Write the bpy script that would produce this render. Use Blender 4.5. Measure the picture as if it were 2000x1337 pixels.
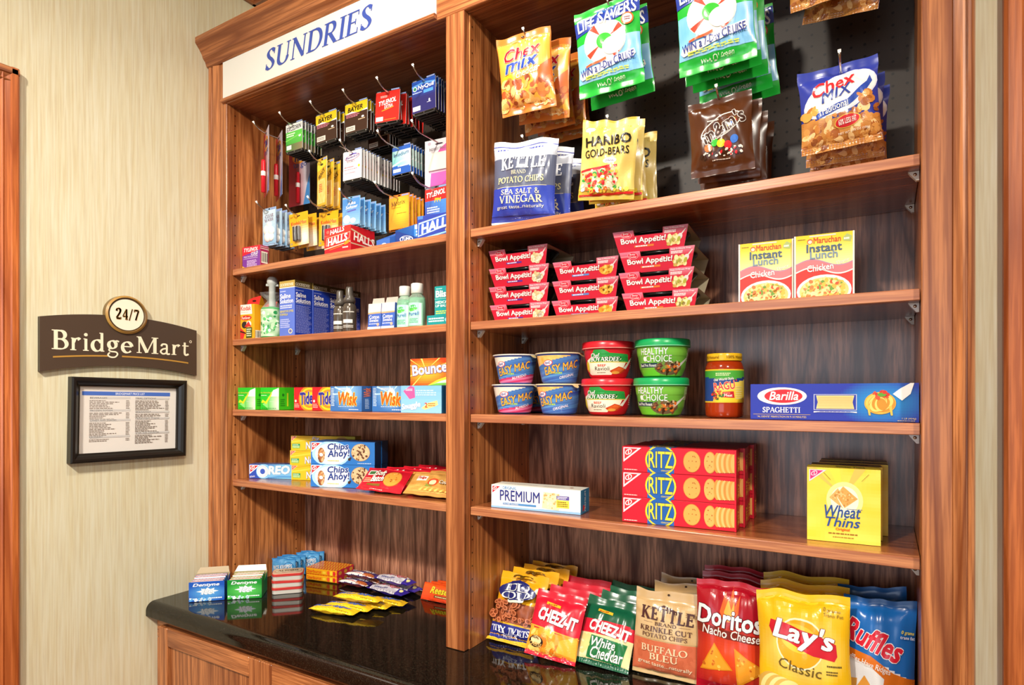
import bpy, bmesh, math, random
from mathutils import Vector, Matrix, noise
R = math.radians
scene = bpy.context.scene
for o in list(bpy.data.objects): bpy.data.objects.remove(o)

# ------------------------------------------------------------------ camera, world, lights, exposure
cam_d = bpy.data.cameras.new('camera'); cam = bpy.data.objects.new('camera', cam_d)
scene.collection.objects.link(cam)
cam.location = (0.0, -1.2059, 1.53)
cam.rotation_euler = (R(90), 0, R(31.202))
cam_d.sensor_width = 36.0; cam_d.lens = 21.695
cam_d.shift_y = 101.66 / 2000; cam_d.clip_start = 0.02
scene.camera = cam

w = bpy.data.worlds.new('world'); scene.world = w; w.use_nodes = True
w.node_tree.nodes['Background'].inputs[0].default_value = (1.0, 0.93, 0.84, 1)
w.node_tree.nodes['Background'].inputs[1].default_value = 0.41

def area(name, loc, target, size, power, col, sy=None, spread=180):
    l = bpy.data.lights.new(name, 'AREA'); l.energy = power; l.color = col
    l.shape = 'RECTANGLE' if sy else 'DISK'; l.size = size
    if sy: l.size_y = sy
    l.spread = R(spread)
    o = bpy.data.objects.new(name, l); scene.collection.objects.link(o)
    o.location = loc
    d = Vector(target) - Vector(loc)
    o.rotation_euler = d.to_track_quat('-Z', 'Y').to_euler()
    return o
WARM = (1.0, 0.925, 0.80)
area('downlight_lamp', (-0.80, -0.46, 2.96), (-0.80, -0.30, 0.9), 0.10, 11, WARM, spread=140)
area('downlight_lamp', (-0.70, -2.0, 2.96), (-1.25, -0.4, 1.2), 0.16, 33, WARM, spread=110)
area('downlight_lamp', (1.25, -2.2, 2.96), (0.0, -0.3, 1.25), 0.2, 25, WARM, spread=110)  # extra downlight, added to even out the light from the right
area('window_daylight', (-0.9, -4.6, 1.6), (-0.6, 0, 1.35), 2.6, 42, (0.76, 0.86, 1.0), sy=1.6)

scene.view_settings.view_transform = 'Standard'
scene.view_settings.look = 'None'
scene.view_settings.exposure = 0.0
scene.view_settings.gamma = 1.0
scene.view_settings.use_curve_mapping = False

# ------------------------------------------------------------------ colours and materials
def lin(c): return c / 12.92 if c <= 0.04045 else ((c + 0.055) / 1.055) ** 2.4
_hx = {}
def hx(h):
    if not isinstance(h, str): return h
    if h not in _hx:
        _hx[h] = tuple(lin(int(h[i:i + 2], 16) / 255) for i in (0, 2, 4))
    return _hx[h]
def mix(a, b, t):
    a = hx(a); b = hx(b); t = max(0.0, min(1.0, t))
    return tuple(a[i] * (1 - t) + b[i] * t for i in range(3))

MATS = {}
def new_mat(name):
    m = bpy.data.materials.new(name); m.use_nodes = True
    MATS[name] = m
    return m, m.node_tree, m.node_tree.nodes['Principled BSDF']
def simple(name, col, rough=0.5, metal=0.0, spec=0.5, trans=0.0, ior=1.45, coat=0.0):
    m, nt, b = new_mat(name)
    b.inputs['Base Color'].default_value = (*hx(col), 1)
    b.inputs['Roughness'].default_value = rough
    b.inputs['Metallic'].default_value = metal
    b.inputs['Specular IOR Level'].default_value = spec
    b.inputs['Transmission Weight'].default_value = trans
    b.inputs['IOR'].default_value = ior
    b.inputs['Coat Weight'].default_value = coat
    return m
def printed(name, rough, spec=0.5, coat=0.0, metal=0.0, bump=0.0, bscale=60):
    # printed packaging: ink colour comes from the mesh's colour attribute
    m, nt, b = new_mat(name)
    a = nt.nodes.new('ShaderNodeAttribute'); a.attribute_name = 'Col'
    nt.links.new(a.outputs['Color'], b.inputs['Base Color'])
    b.inputs['Roughness'].default_value = rough
    b.inputs['Specular IOR Level'].default_value = spec
    b.inputs['Coat Weight'].default_value = coat
    b.inputs['Coat Roughness'].default_value = 0.12
    b.inputs['Metallic'].default_value = metal
    if bump:
        tc = nt.nodes.new('ShaderNodeTexCoord'); n = nt.nodes.new('ShaderNodeTexNoise')
        n.inputs['Scale'].default_value = bscale; n.inputs['Detail'].default_value = 2
        bu = nt.nodes.new('ShaderNodeBump'); bu.inputs['Strength'].default_value = bump
        bu.inputs['Distance'].default_value = 0.004
        nt.links.new(tc.outputs['Object'], n.inputs['Vector']); nt.links.new(n.outputs['Fac'], bu.inputs['Height'])
        nt.links.new(bu.outputs['Normal'], b.inputs['Normal'])
    return m
printed('card', 0.42, 0.35)
printed('gloss', 0.24, 0.35)
printed('foil', 0.25, 0.45, 0.12, 0.0, 0.22, 22)
printed('plastic', 0.3)
printed('tin', 0.3, 0.5, 0.0, 0.3)
simple('steel', 'c9c6bf', 0.22, 1.0)
simple('white_plastic', 'efece4', 0.4)
simple('clear_plastic', 'd6d0c6', 0.14)
simple('black_plastic', '0c0c0d', 0.18)
simple('sauce', '9a2f0c', 0.12, 0, 0.5)
simple('green_gel', 'd0f4de', 0.06, 0, 0.5, 0.8, 1.2)
simple('dark_bottle', '5e554c', 0.2, 0.5)
simple('frame_black', '17130f', 0.32)
simple('film', 'f4f6f8', 0.06); MATS['film'].node_tree.nodes['Principled BSDF'].inputs['Alpha'].default_value = 0.16

def wood(name, axis, light, dark, gscale=1.0, rough=0.33, coat=0.25, seed=0.0, contrast=1.0, stretch=0.034, rings=15.0):
    m, nt, b = new_mat(name)
    N = nt.nodes.new; L = nt.links.new
    tc = N('ShaderNodeTexCoord'); oi = N('ShaderNodeObjectInfo')
    mp = N('ShaderNodeMapping')
    sc = {'Z': (1, 1, stretch), 'X': (stretch, 1, 1), 'Y': (1, stretch, 1)}[axis]
    mp.inputs['Scale'].default_value = sc
    mp.inputs['Location'].default_value = (seed, seed * 1.7, seed * 0.6)
    L(tc.outputs['Object'], mp.inputs['Vector'])
    ad = N('ShaderNodeVectorMath'); ad.operation = 'MULTIPLY_ADD'
    cb = N('ShaderNodeCombineXYZ')
    for i in range(3): L(oi.outputs['Random'], cb.inputs[i])
    L(cb.outputs[0], ad.inputs[0]); ad.inputs[1].default_value = (3.1, 5.3, 2.2); L(mp.outputs[0], ad.inputs[2])
    # broad growth rings
    n0 = N('ShaderNodeTexNoise'); n0.inputs['Scale'].default_value = 6.5 * gscale
    n0.inputs['Detail'].default_value = 2.0; n0.inputs['Roughness'].default_value = 0.45
    L(ad.outputs[0], n0.inputs['Vector'])
    mu = N('ShaderNodeMath'); mu.operation = 'MULTIPLY'; mu.inputs[1].default_value = rings
    L(n0.outputs['Fac'], mu.inputs[0])
    fr = N('ShaderNodeMath'); fr.operation = 'FRACT'; L(mu.outputs[0], fr.inputs[0])
    r0 = N('ShaderNodeValToRGB')
    r0.color_ramp.elements[0].position = 0.0; r0.color_ramp.elements[0].color = (0.5, 0.5, 0.5, 1)
    r0.color_ramp.elements[1].position = 0.10; r0.color_ramp.elements[1].color = (0.02, 0.02, 0.02, 1)
    e = r0.color_ramp.elements.new(0.26); e.color = (0.62, 0.62, 0.62, 1)
    e = r0.color_ramp.elements.new(0.6); e.color = (1, 1, 1, 1)
    e = r0.color_ramp.elements.new(1.0); e.color = (0.5, 0.5, 0.5, 1)
    L(fr.outputs[0], r0.inputs['Fac'])
    # fine pores
    n1 = N('ShaderNodeTexNoise'); n1.inputs['Scale'].default_value = 210 * gscale
    n1.inputs['Detail'].default_value = 3; L(ad.outputs[0], n1.inputs['Vector'])
    r1 = N('ShaderNodeMapRange'); r1.inputs['From Min'].default_value = 0.41; r1.inputs['From Max'].default_value = 0.6
    r1.inputs['To Min'].default_value = 0.35; r1.inputs['To Max'].default_value = 1.0
    L(n1.outputs['Fac'], r1.inputs['Value'])
    mm = N('ShaderNodeMath'); mm.operation = 'MULTIPLY'; L(r0.outputs['Color'], mm.inputs[0]); L(r1.outputs[0], mm.inputs[1])
    pw = N('ShaderNodeMath'); pw.operation = 'POWER'; pw.inputs[1].default_value = contrast; L(mm.outputs[0], pw.inputs[0])
    mx = N('ShaderNodeMix'); mx.data_type = 'RGBA'
    mx.inputs['A'].default_value = (*hx(dark), 1); mx.inputs['B'].default_value = (*hx(light), 1)
    L(pw.outputs[0], mx.inputs['Factor'])
    L(mx.outputs['Result'], b.inputs['Base Color'])
    b.inputs['Roughness'].default_value = rough
    b.inputs['Coat Weight'].default_value = coat; b.inputs['Coat Roughness'].default_value = 0.22
    bu = N('ShaderNodeBump'); bu.inputs['Strength'].default_value = 0.15; bu.inputs['Distance'].default_value = 0.001
    L(n1.outputs['Fac'], bu.inputs['Height']); L(bu.outputs[0], b.inputs['Normal'])
    return m
OL, OD = 'c67e4a', '753a1a'
wood('oak_upright', 'Z', OL, OD, 1.0)
wood('oak_side', 'Z', 'd98c50', '7c3e1a', 0.8, seed=3.0, stretch=0.05, rings=12.0)
wood('oak_rail', 'X', OL, OD, 1.1)
wood('oak_depth', 'Y', OL, OD, 1.1)
wood('oak_lip', 'X', 'c88456', '98583a', 1.6, seed=2.0)
wood('oak_panel', 'Z', 'cc9070', '54291b', 0.8, rough=0.32, coat=0.36, seed=4.0, stretch=0.075, rings=11.0)
wood('oak_shelf', 'X', 'a05e36', '743c1e', 0.8, rough=0.26, coat=0.5, seed=6.0)
wood('casing_wood', 'Z', 'cc7238', '97481c', 1.1, seed=8.0)

def wallpaper():
    m, nt, b = new_mat('wallpaper'); N = nt.nodes.new; L = nt.links.new
    tc = N('ShaderNodeTexCoord'); mp = N('ShaderNodeMapping'); mp.inputs['Scale'].default_value = (1, 1, 0.035)
    L(tc.outputs['Object'], mp.inputs['Vector'])
    n = N('ShaderNodeTexNoise'); n.inputs['Scale'].default_value = 230; n.inputs['Detail'].default_value = 3
    L(mp.outputs[0], n.inputs['Vector'])
    n2 = N('ShaderNodeTexNoise'); n2.inputs['Scale'].default_value = 120; n2.inputs['Detail'].default_value = 2
    L(mp.outputs[0], n2.inputs['Vector'])
    r = N('ShaderNodeValToRGB'); cr = r.color_ramp
    cr.elements[0].position = 0.3; cr.elements[0].color = (*hx('cabc9a'), 1)
    cr.elements[1].position = 0.7; cr.elements[1].color = (*hx('e0dcc4'), 1)
    e = cr.elements.new(0.5); e.color = (*hx('d8d0b0'), 1)
    L(n.outputs['Fac'], r.inputs['Fac'])
    r2 = N('ShaderNodeValToRGB'); cr = r2.color_ramp
    cr.elements[0].position = 0.35; cr.elements[0].color = (*hx('d4c69c'), 1)
    cr.elements[1].position = 0.65; cr.elements[1].color = (*hx('dedac2'), 1)
    L(n2.outputs['Fac'], r2.inputs['Fac'])
    mx = N('ShaderNodeMix'); mx.data_type = 'RGBA'; mx.inputs['Factor'].default_value = 0.34
    L(r.outputs[0], mx.inputs['A']); L(r2.outputs[0], mx.inputs['B']); L(mx.outputs['Result'], b.inputs['Base Color'])
    b.inputs['Roughness'].default_value = 0.62
    bu = N('ShaderNodeBump'); bu.inputs['Strength'].default_value = 0.2; bu.inputs['Distance'].default_value = 0.001
    L(n.outputs['Fac'], bu.inputs['Height']); L(bu.outputs[0], b.inputs['Normal'])
wallpaper()

def granite():
    m, nt, b = new_mat('granite'); N = nt.nodes.new; L = nt.links.new
    tc = N('ShaderNodeTexCoord')
    n = N('ShaderNodeTexNoise'); n.inputs['Scale'].default_value = 420; n.inputs['Detail'].default_value = 2
    L(tc.outputs['Object'], n.inputs['Vector'])
    r = N('ShaderNodeValToRGB'); cr = r.color_ramp
    cr.elements[0].position = 0.5; cr.elements[0].color = (*hx('0d0a07'), 1)
    cr.elements[1].position = 0.72; cr.elements[1].color = (*hx('2e281f'), 1)
    L(n.outputs['Fac'], r.inputs['Fac']); L(r.outputs[0], b.inputs['Base Color'])
    b.inputs['Roughness'].default_value = 0.06; b.inputs['Specular IOR Level'].default_value = 0.42
granite()

def pegboard_mat():
    m, nt, b = new_mat('pegboard'); N = nt.nodes.new; L = nt.links.new
    tc = N('ShaderNodeTexCoord'); sp = N('ShaderNodeSeparateXYZ'); L(tc.outputs['Object'], sp.inputs[0])
    def cell(s):
        a = N('ShaderNodeMath'); a.operation = 'DIVIDE'; a.inputs[1].default_value = 0.0254; L(s, a.inputs[0])
        f = N('ShaderNodeMath'); f.operation = 'FRACT'; L(a.outputs[0], f.inputs[0])
        d = N('ShaderNodeMath'); d.operation = 'SUBTRACT'; d.inputs[1].default_value = 0.5; L(f.outputs[0], d.inputs[0])
        q = N('ShaderNodeMath'); q.operation = 'POWER'; q.inputs[1].default_value = 2; L(d.outputs[0], q.inputs[0])
        return q.outputs[0]
    s = N('ShaderNodeMath'); s.operation = 'ADD'; L(cell(sp.outputs[0]), s.inputs[0]); L(cell(sp.outputs[2]), s.inputs[1])
    g = N('ShaderNodeMath'); g.operation = 'LESS_THAN'; g.inputs[1].default_value = 0.0125; L(s.outputs[0], g.inputs[0])
    n = N('ShaderNodeTexNoise'); n.inputs['Scale'].default_value = 30; n.inputs['Detail'].default_value = 4
    L(tc.outputs['Object'], n.inputs['Vector'])
    r = N('ShaderNodeMix'); r.data_type = 'RGBA'
    r.inputs['A'].default_value = (*hx('332a24'), 1); r.inputs['B'].default_value = (*hx('40342c'), 1); L(n.outputs['Fac'], r.inputs['Factor'])
    mx = N('ShaderNodeMix'); mx.data_type = 'RGBA'; L(g.outputs[0], mx.inputs['Factor'])
    L(r.outputs['Result'], mx.inputs['A']); mx.inputs['B'].default_value = (0.004, 0.003, 0.002, 1)
    L(mx.outputs['Result'], b.inputs['Base Color']); b.inputs['Roughness'].default_value = 0.5
pegboard_mat()
simple('plaster', 'e8e2d4', 0.8)
simple('carpet', '8a6f55', 0.9)
printed('paint', 0.38)

# ------------------------------------------------------------------ lettering
_bf = {}
def block_text(s, bold, shear):
    bold = max(0.0, bold) * .55; key = (s, bold, shear)
    if key in _bf: return _bf[key]
    cu = bpy.data.curves.new('t', 'FONT'); cu.body = s; cu.shear = shear
    cu.resolution_u = 2; cu.fill_mode = 'FRONT'
    ob = bpy.data.objects.new('t', cu); me = ob.to_mesh()
    me.calc_loop_triangles()
    Q = [(v.co.x, v.co.y) for v in me.vertices]
    tr = []
    # heavier weights: the same letters struck again a little to each side
    for dx, dy in (((0, 0),) if bold < .004 else ((-1, -1), (1, -1), (-1, 1), (1, 1)) if bold < .036 else ((-1, -1), (1, -1), (-1, 1), (1, 1), (0, 1.2), (0, -1.2), (1.3, 0), (-1.3, 0))):
        P_ = [(x + dx * bold * .8, y + dy * bold * .8) for x, y in Q]
        tr.append([tuple(P_[i] for i in t.vertices) for t in me.loop_triangles])
    ob.to_mesh_clear(); bpy.data.objects.remove(ob); bpy.data.curves.remove(cu)
    _bf[key] = tr
    return tr

# a small roman alphabet drawn with a broad nib: strokes in a 1-high cap box
def _arc(cx, cy, rx, ry, a0, a1, n=14):
    return [(cx + rx * math.cos(R(a0 + (a1 - a0) * i / n)), cy + ry * math.sin(R(a0 + (a1 - a0) * i / n))) for i in range(n + 1)]
def _cr(pts, n=5):
    out = []
    P = [pts[0]] + list(pts) + [pts[-1]]
    for i in range(1, len(P) - 2):
        for k in range(n):
            t = k / n
            out.append(tuple(0.5 * (2 * P[i][j] + (P[i + 1][j] - P[i - 1][j]) * t + (2 * P[i - 1][j] - 5 * P[i][j] + 4 * P[i + 1][j] - P[i + 2][j]) * t * t
                       + (3 * P[i][j] - P[i - 1][j] - 3 * P[i + 1][j] + P[i + 2][j]) * t ** 3) for j in (0, 1)))
    out.append(pts[-1])
    return out
TH, TN = 0.17, 0.06
def _st(x, y0, y1, s='bt', w=TH, sw=0.09):
    r = [([(x, y0), (x, y1)], w)]
    if 'b' in s: r.append(([(x - sw - w / 2, y0 + .02), (x + sw + w / 2, y0 + .02)], .045))
    if 't' in s: r.append(([(x - sw - w / 2, y1 - .02), (x + sw + w / 2, y1 - .02)], .045))
    return r
def _h(x0, x1, y): return [([(x0, y), (x1, y)], TN)]
def _tick(x, y0, y1): return [([(x, y0), (x, y1)], .05)]
_S = _cr([(.5, .84), (.38, .96), (.22, .95), (.12, .8), (.2, .62), (.42, .42), (.52, .24), (.42, .06), (.24, .03), (.08, .16)])
SERIF = {
 'A': (.86, [([(.04, 0), (.40, 1)], TN), ([(.40, 1), (.78, 0)], TH)] + _h(.16, .6, .36) + [([(-.02, .02), (.16, .02)], .045), ([(.62, .02), (.9, .02)], .045)]),
 'B': (.72, _st(.16, 0, 1) + [([(.16, .97), (.36, .97)] + _arc(.36, .755, .2, .215, 90, -90) + [(.16, .54)], 0), ([(.16, .54), (.38, .54)] + _arc(.38, .285, .25, .255, 90, -90) + [(.16, .03)], 0)]),
 'C': (.82, [(_arc(.46, .5, .4, .48, 48, 312, 20), 0)] + _tick(.74, .68, .98) + _tick(.74, .02, .3)),
 'D': (.86, _st(.16, 0, 1) + [([(.16, .97), (.4, .97)] + _arc(.4, .5, .37, .47, 90, -90, 18) + [(.16, .03)], 0)]),
 'E': (.68, _st(.16, 0, 1) + _h(.16, .6, .97) + _h(.16, .48, .52) + _h(.16, .62, .03) + _tick(.6, .78, 1) + _tick(.62, 0, .24) + _tick(.48, .4, .64)),
 'F': (.64, _st(.16, 0, 1) + _h(.16, .6, .97) + _h(.16, .48, .5) + _tick(.6, .76, 1) + _tick(.48, .38, .62)),
 'G': (.88, [(_arc(.46, .5, .4, .48, 48, 330, 20), 0)] + _tick(.74, .68, .98) + _st(.76, .06, .44, 't')),
 'H': (.9, _st(.16, 0, 1) + _st(.74, 0, 1) + _h(.16, .74, .52)),
 'I': (.34, _st(.17, 0, 1)),
 'K': (.84, _st(.16, 0, 1) + [([(.2, .42), (.64, .98)], TN), ([(.34, .58), (.72, .02)], TH)] + [([(.52, .98), (.78, .98)], .045), ([(.6, .02), (.86, .02)], .045)]),
 'L': (.66, _st(.16, 0, 1) + _h(.16, .6, .03) + _tick(.61, 0, .28)),
 'M': (1.08, _st(.13, 0, 1, 'b', .07) + [([(.14, .98), (.52, .04)], TH), ([(.52, .04), (.9, .98)], TN)] + _st(.93, 0, 1) + [([(.0, .98), (.2, .98)], .045)]),
 'N': (.92, _st(.14, 0, 1, 'b', .07) + [([(.14, .98), (.76, .02)], TH)] + _st(.77, 0, 1, 't', .07) + [([(.0, .98), (.2, .98)], .045)]),
 'O': (.94, [(_arc(.47, .5, .41, .48, 0, 360, 28), 0)]),
 'P': (.7, _st(.16, 0, 1) + [([(.16, .97), (.36, .97)] + _arc(.36, .72, .24, .25, 90, -90) + [(.16, .47)], 0)]),
 'Q': (.94, [(_arc(.47, .5, .41, .48, 0, 360, 28), 0), ([(.5, .1), (.9, -.16)], TH)]),
 'R': (.8, _st(.16, 0, 1) + [([(.16, .97), (.36, .97)] + _arc(.36, .73, .23, .24, 90, -90) + [(.16, .49)], 0), ([(.36, .48), (.7, .02)], TH), ([(.6, .02), (.84, .02)], .045)]),
 'S': (.62, [(_S, 0)] + _tick(.52, .7, .97) + _tick(.08, .03, .3)),
 'T': (.76, _st(.38, 0, 1, 'b') + _h(.05, .71, .97) + _tick(.06, .72, 1) + _tick(.7, .72, 1)),
 'U': (.88, _st(.16, .3, 1, 't') + [([(.16, .34)] + _arc(.44, .32, .28, .3, 180, 360, 14) + [(.72, .34)], 0)] + _st(.72, .3, 1, 't', .07)),
 'V': (.84, [([(.1, .98), (.44, .02)], TH), ([(.44, .02), (.74, .98)], TN), ([(0, .98), (.22, .98)], .045), ([(.64, .98), (.84, .98)], .045)]),
 'W': (1.2, [([(.1, .98), (.38, .02)], TH), ([(.38, .02), (.6, .98)], TN), ([(.56, .98), (.82, .02)], TH), ([(.82, .02), (1.1, .98)], TN), ([(0, .98), (.22, .98)], .045), ([(1.0, .98), (1.2, .98)], .045)]),
 'X': (.84, [([(.1, .98), (.72, .02)], TH), ([(.1, .02), (.7, .98)], TN), ([(0, .98), (.22, .98)], .045), ([(.6, .98), (.8, .98)], .045), ([(0, .02), (.2, .02)], .045), ([(.62, .02), (.84, .02)], .045)]),
 'Y': (.8, [([(.08, .98), (.38, .48)], TH), ([(.38, .48), (.68, .98)], TN), ([(-.02, .98), (.2, .98)], .045), ([(.58, .98), (.78, .98)], .045)] + _st(.38, 0, .5, 'b')),
 'Z': (.74, [([(.1, .97), (.64, .97)], TN), ([(.64, .97), (.08, .03)], TH), ([(.08, .03), (.66, .03)], TN)] + _tick(.1, .74, 1) + _tick(.66, 0, .26)),
 'r': (.5, _st(.14, 0, .64, 'b', .13, .07) + [([(.04, .63), (.14, .63)], .045), (_cr([(.15, .42), (.22, .57), (.34, .64), (.43, .56)]), 0)]),
 'i': (.32, _st(.15, 0, .64, 'b', .13, .07) + [([(.04, .63), (.15, .63)], .045), (_arc(.15, .86, .045, .045, 0, 360, 10), .09)]),
 'd': (.68, _st(.52, 0, 1.02, '', .13) + [([(.4, 1.0), (.52, 1.0)], .045), ([(.52, .03), (.64, .03)], .045), (_arc(.3, .32, .23, .3, 35, 325, 16), 0)]),
 'g': (.66, [(_arc(.29, .42, .18, .21, 0, 360, 18), 0), (_cr([(.2, .24), (.12, .12), (.22, .04), (.46, .02), (.54, -.1), (.42, -.26), (.2, -.27), (.07, -.16), (.16, -.02)]), .075), (_cr([(.42, .56), (.5, .64), (.62, .6)]), .08)]),
 'e': (.6, [(_arc(.31, .32, .24, .3, 10, 320, 18), 0)] + _h(.1, .54, .36)),
 'a': (.6, [(_cr([(.12, .5), (.2, .63), (.38, .62), (.42, .48), (.42, .08), (.5, .02), (.58, .06)]), .1), (_cr([(.42, .38), (.2, .32), (.09, .16), (.2, .03), (.34, .06), (.42, .16)]), .09)]),
 't': (.44, [(_cr([(.18, .84), (.18, .5), (.18, .12), (.26, .03), (.4, .1)]), .11)] + _h(.04, .4, .62)),
 '2': (.62, [(_cr([(.1, .74), (.14, .92), (.32, .98), (.48, .88), (.46, .66), (.28, .36), (.08, .08)]), 0), ([(.08, .05), (.54, .05)], .12)] + _tick(.54, .0, .2)),
 '4': (.64, [([(.44, .98), (.06, .3)], TN), ([(.04, .28), (.6, .28)], .07)] + _st(.44, 0, .98, 'b', .14, .06)),
 '7': (.6, [([(.08, .95), (.54, .95)], .12), ([(.54, .95), (.22, 0)], .13)] + _tick(.08, .76, 1)),
 '/': (.42, [([(.02, -.08), (.36, 1.04)], .07)]),
 '&': (.86, [(_cr([(.78, .5), (.6, .12), (.34, .02), (.12, .2), (.2, .46), (.44, .64), (.46, .88), (.32, .98), (.2, .86), (.28, .62), (.8, .02)]), .1)]),
 ' ': (.36, []), '.': (.26, [(_arc(.12, .06, .03, .03, 0, 360, 8), .1)]), "'": (.24, [([(.12, .98), (.1, .74)], .1)]),
}
_sf = {}
def roman_text(s, bold, shear):
    key = (s, bold, shear)
    if key in _sf: return _sf[key]
    ca, sa = math.cos(R(18)), math.sin(R(18))
    groups = [[] for _ in range(12)]; X = 0.0
    for ch in s:
        wd, strokes = SERIF[ch if ch in SERIF else ch.upper()]
        k = 1.0
        if ch not in SERIF: k = 0.72
        for si, (pts, wt) in enumerate(strokes):
            out = groups[si % 12]
            n = len(pts); L = []; Rr = []
            for i, (x, y) in enumerate(pts):
                a = pts[max(0, i - 1)]; b = pts[min(n - 1, i + 1)]
                dx, dy = b[0] - a[0], b[1] - a[1]; d = math.hypot(dx, dy) or 1
                nx, ny = -dy / d, dx / d
                h = wt if wt else math.hypot((TH + .01) * (nx * ca + ny * sa), TN * (-nx * sa + ny * ca))
                h = h / 2 + bold
                L.append((x + nx * h, y + ny * h)); Rr.append((x - nx * h, y - ny * h))
            for i in range(n - 1):
                for t in ((L[i], Rr[i], Rr[i + 1]), (L[i], Rr[i + 1], L[i + 1])):
                    out.append(tuple((X + (p[0] + p[1] * shear) * k, p[1] * k) for p in t))
        X += wd * k + .06 + bold
    _sf[key] = [g for g in groups if g]
    return _sf[key]

# ------------------------------------------------------------------ label elements (0..1 label space)
def T(s, x0, y0, x1, y1, c, f='b', sh=0.0, b=0.0, rot=0.0, out=None, ob=0.04): return ('T', s, x0, y0, x1, y1, c, f, sh, b, rot, out, ob)
def B(x0, y0, x1, y1, c): return ('P', [(x0, y0), (x1, y0), (x1, y1), (x0, y1)], c)
def P(pts, c): return ('P', pts, c)
def E(cx, cy, rx, ry, c, rot=0.0): return ('E', cx, cy, rx, ry, c, rot)
def G(x0, y0, x1, y1, fn, nx=12, ny=12): return ('G', x0, y0, x1, y1, fn, nx, ny)
def BL(x0, y0, x1, y1, n, sz, cols, seed=1, inside=None): return ('BL', x0, y0, x1, y1, n, sz, cols, seed, inside)
def FP(x0, y0, x1, y1, n, c, seed=1, fill=.55): return ('FP', x0, y0, x1, y1, n, c, seed, fill)
def fan(pts):
    cx = sum(p[0] for p in pts) / len(pts); cy = sum(p[1] for p in pts) / len(pts)
    n = len(pts)
    return [((cx, cy), pts[i], pts[(i + 1) % n]) for i in range(n)]
def ear(pts):
    v = [Vector((p[0], p[1], 0)) for p in pts]
    from mathutils.geometry import tessellate_polygon
    return [tuple(pts[i] for i in t) for t in tessellate_polygon([v])]
def spin(pts, cx, cy, a):
    c, s = math.cos(R(a)), math.sin(R(a))
    return [(cx + (x - cx) * c - (y - cy) * s, cy + (x - cx) * s + (y - cy) * c) for x, y in pts]
def clip01(pts):
    """cut a printed shape off at the edges of its label"""
    for ax, lim, sg in ((0, 0, 1), (0, 1, -1), (1, 0, 1), (1, 1, -1)):
        out = []; n = len(pts)
        for i in range(n):
            a, b = pts[i], pts[(i + 1) % n]
            da, db = (a[ax] - lim) * sg, (b[ax] - lim) * sg
            if da >= 0: out.append(a)
            if (da < 0) != (db < 0):
                t = da / (da - db); out.append((a[0] + (b[0] - a[0]) * t, a[1] + (b[1] - a[1]) * t))
        pts = out
        if len(pts) < 3: return []
    return pts
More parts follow.
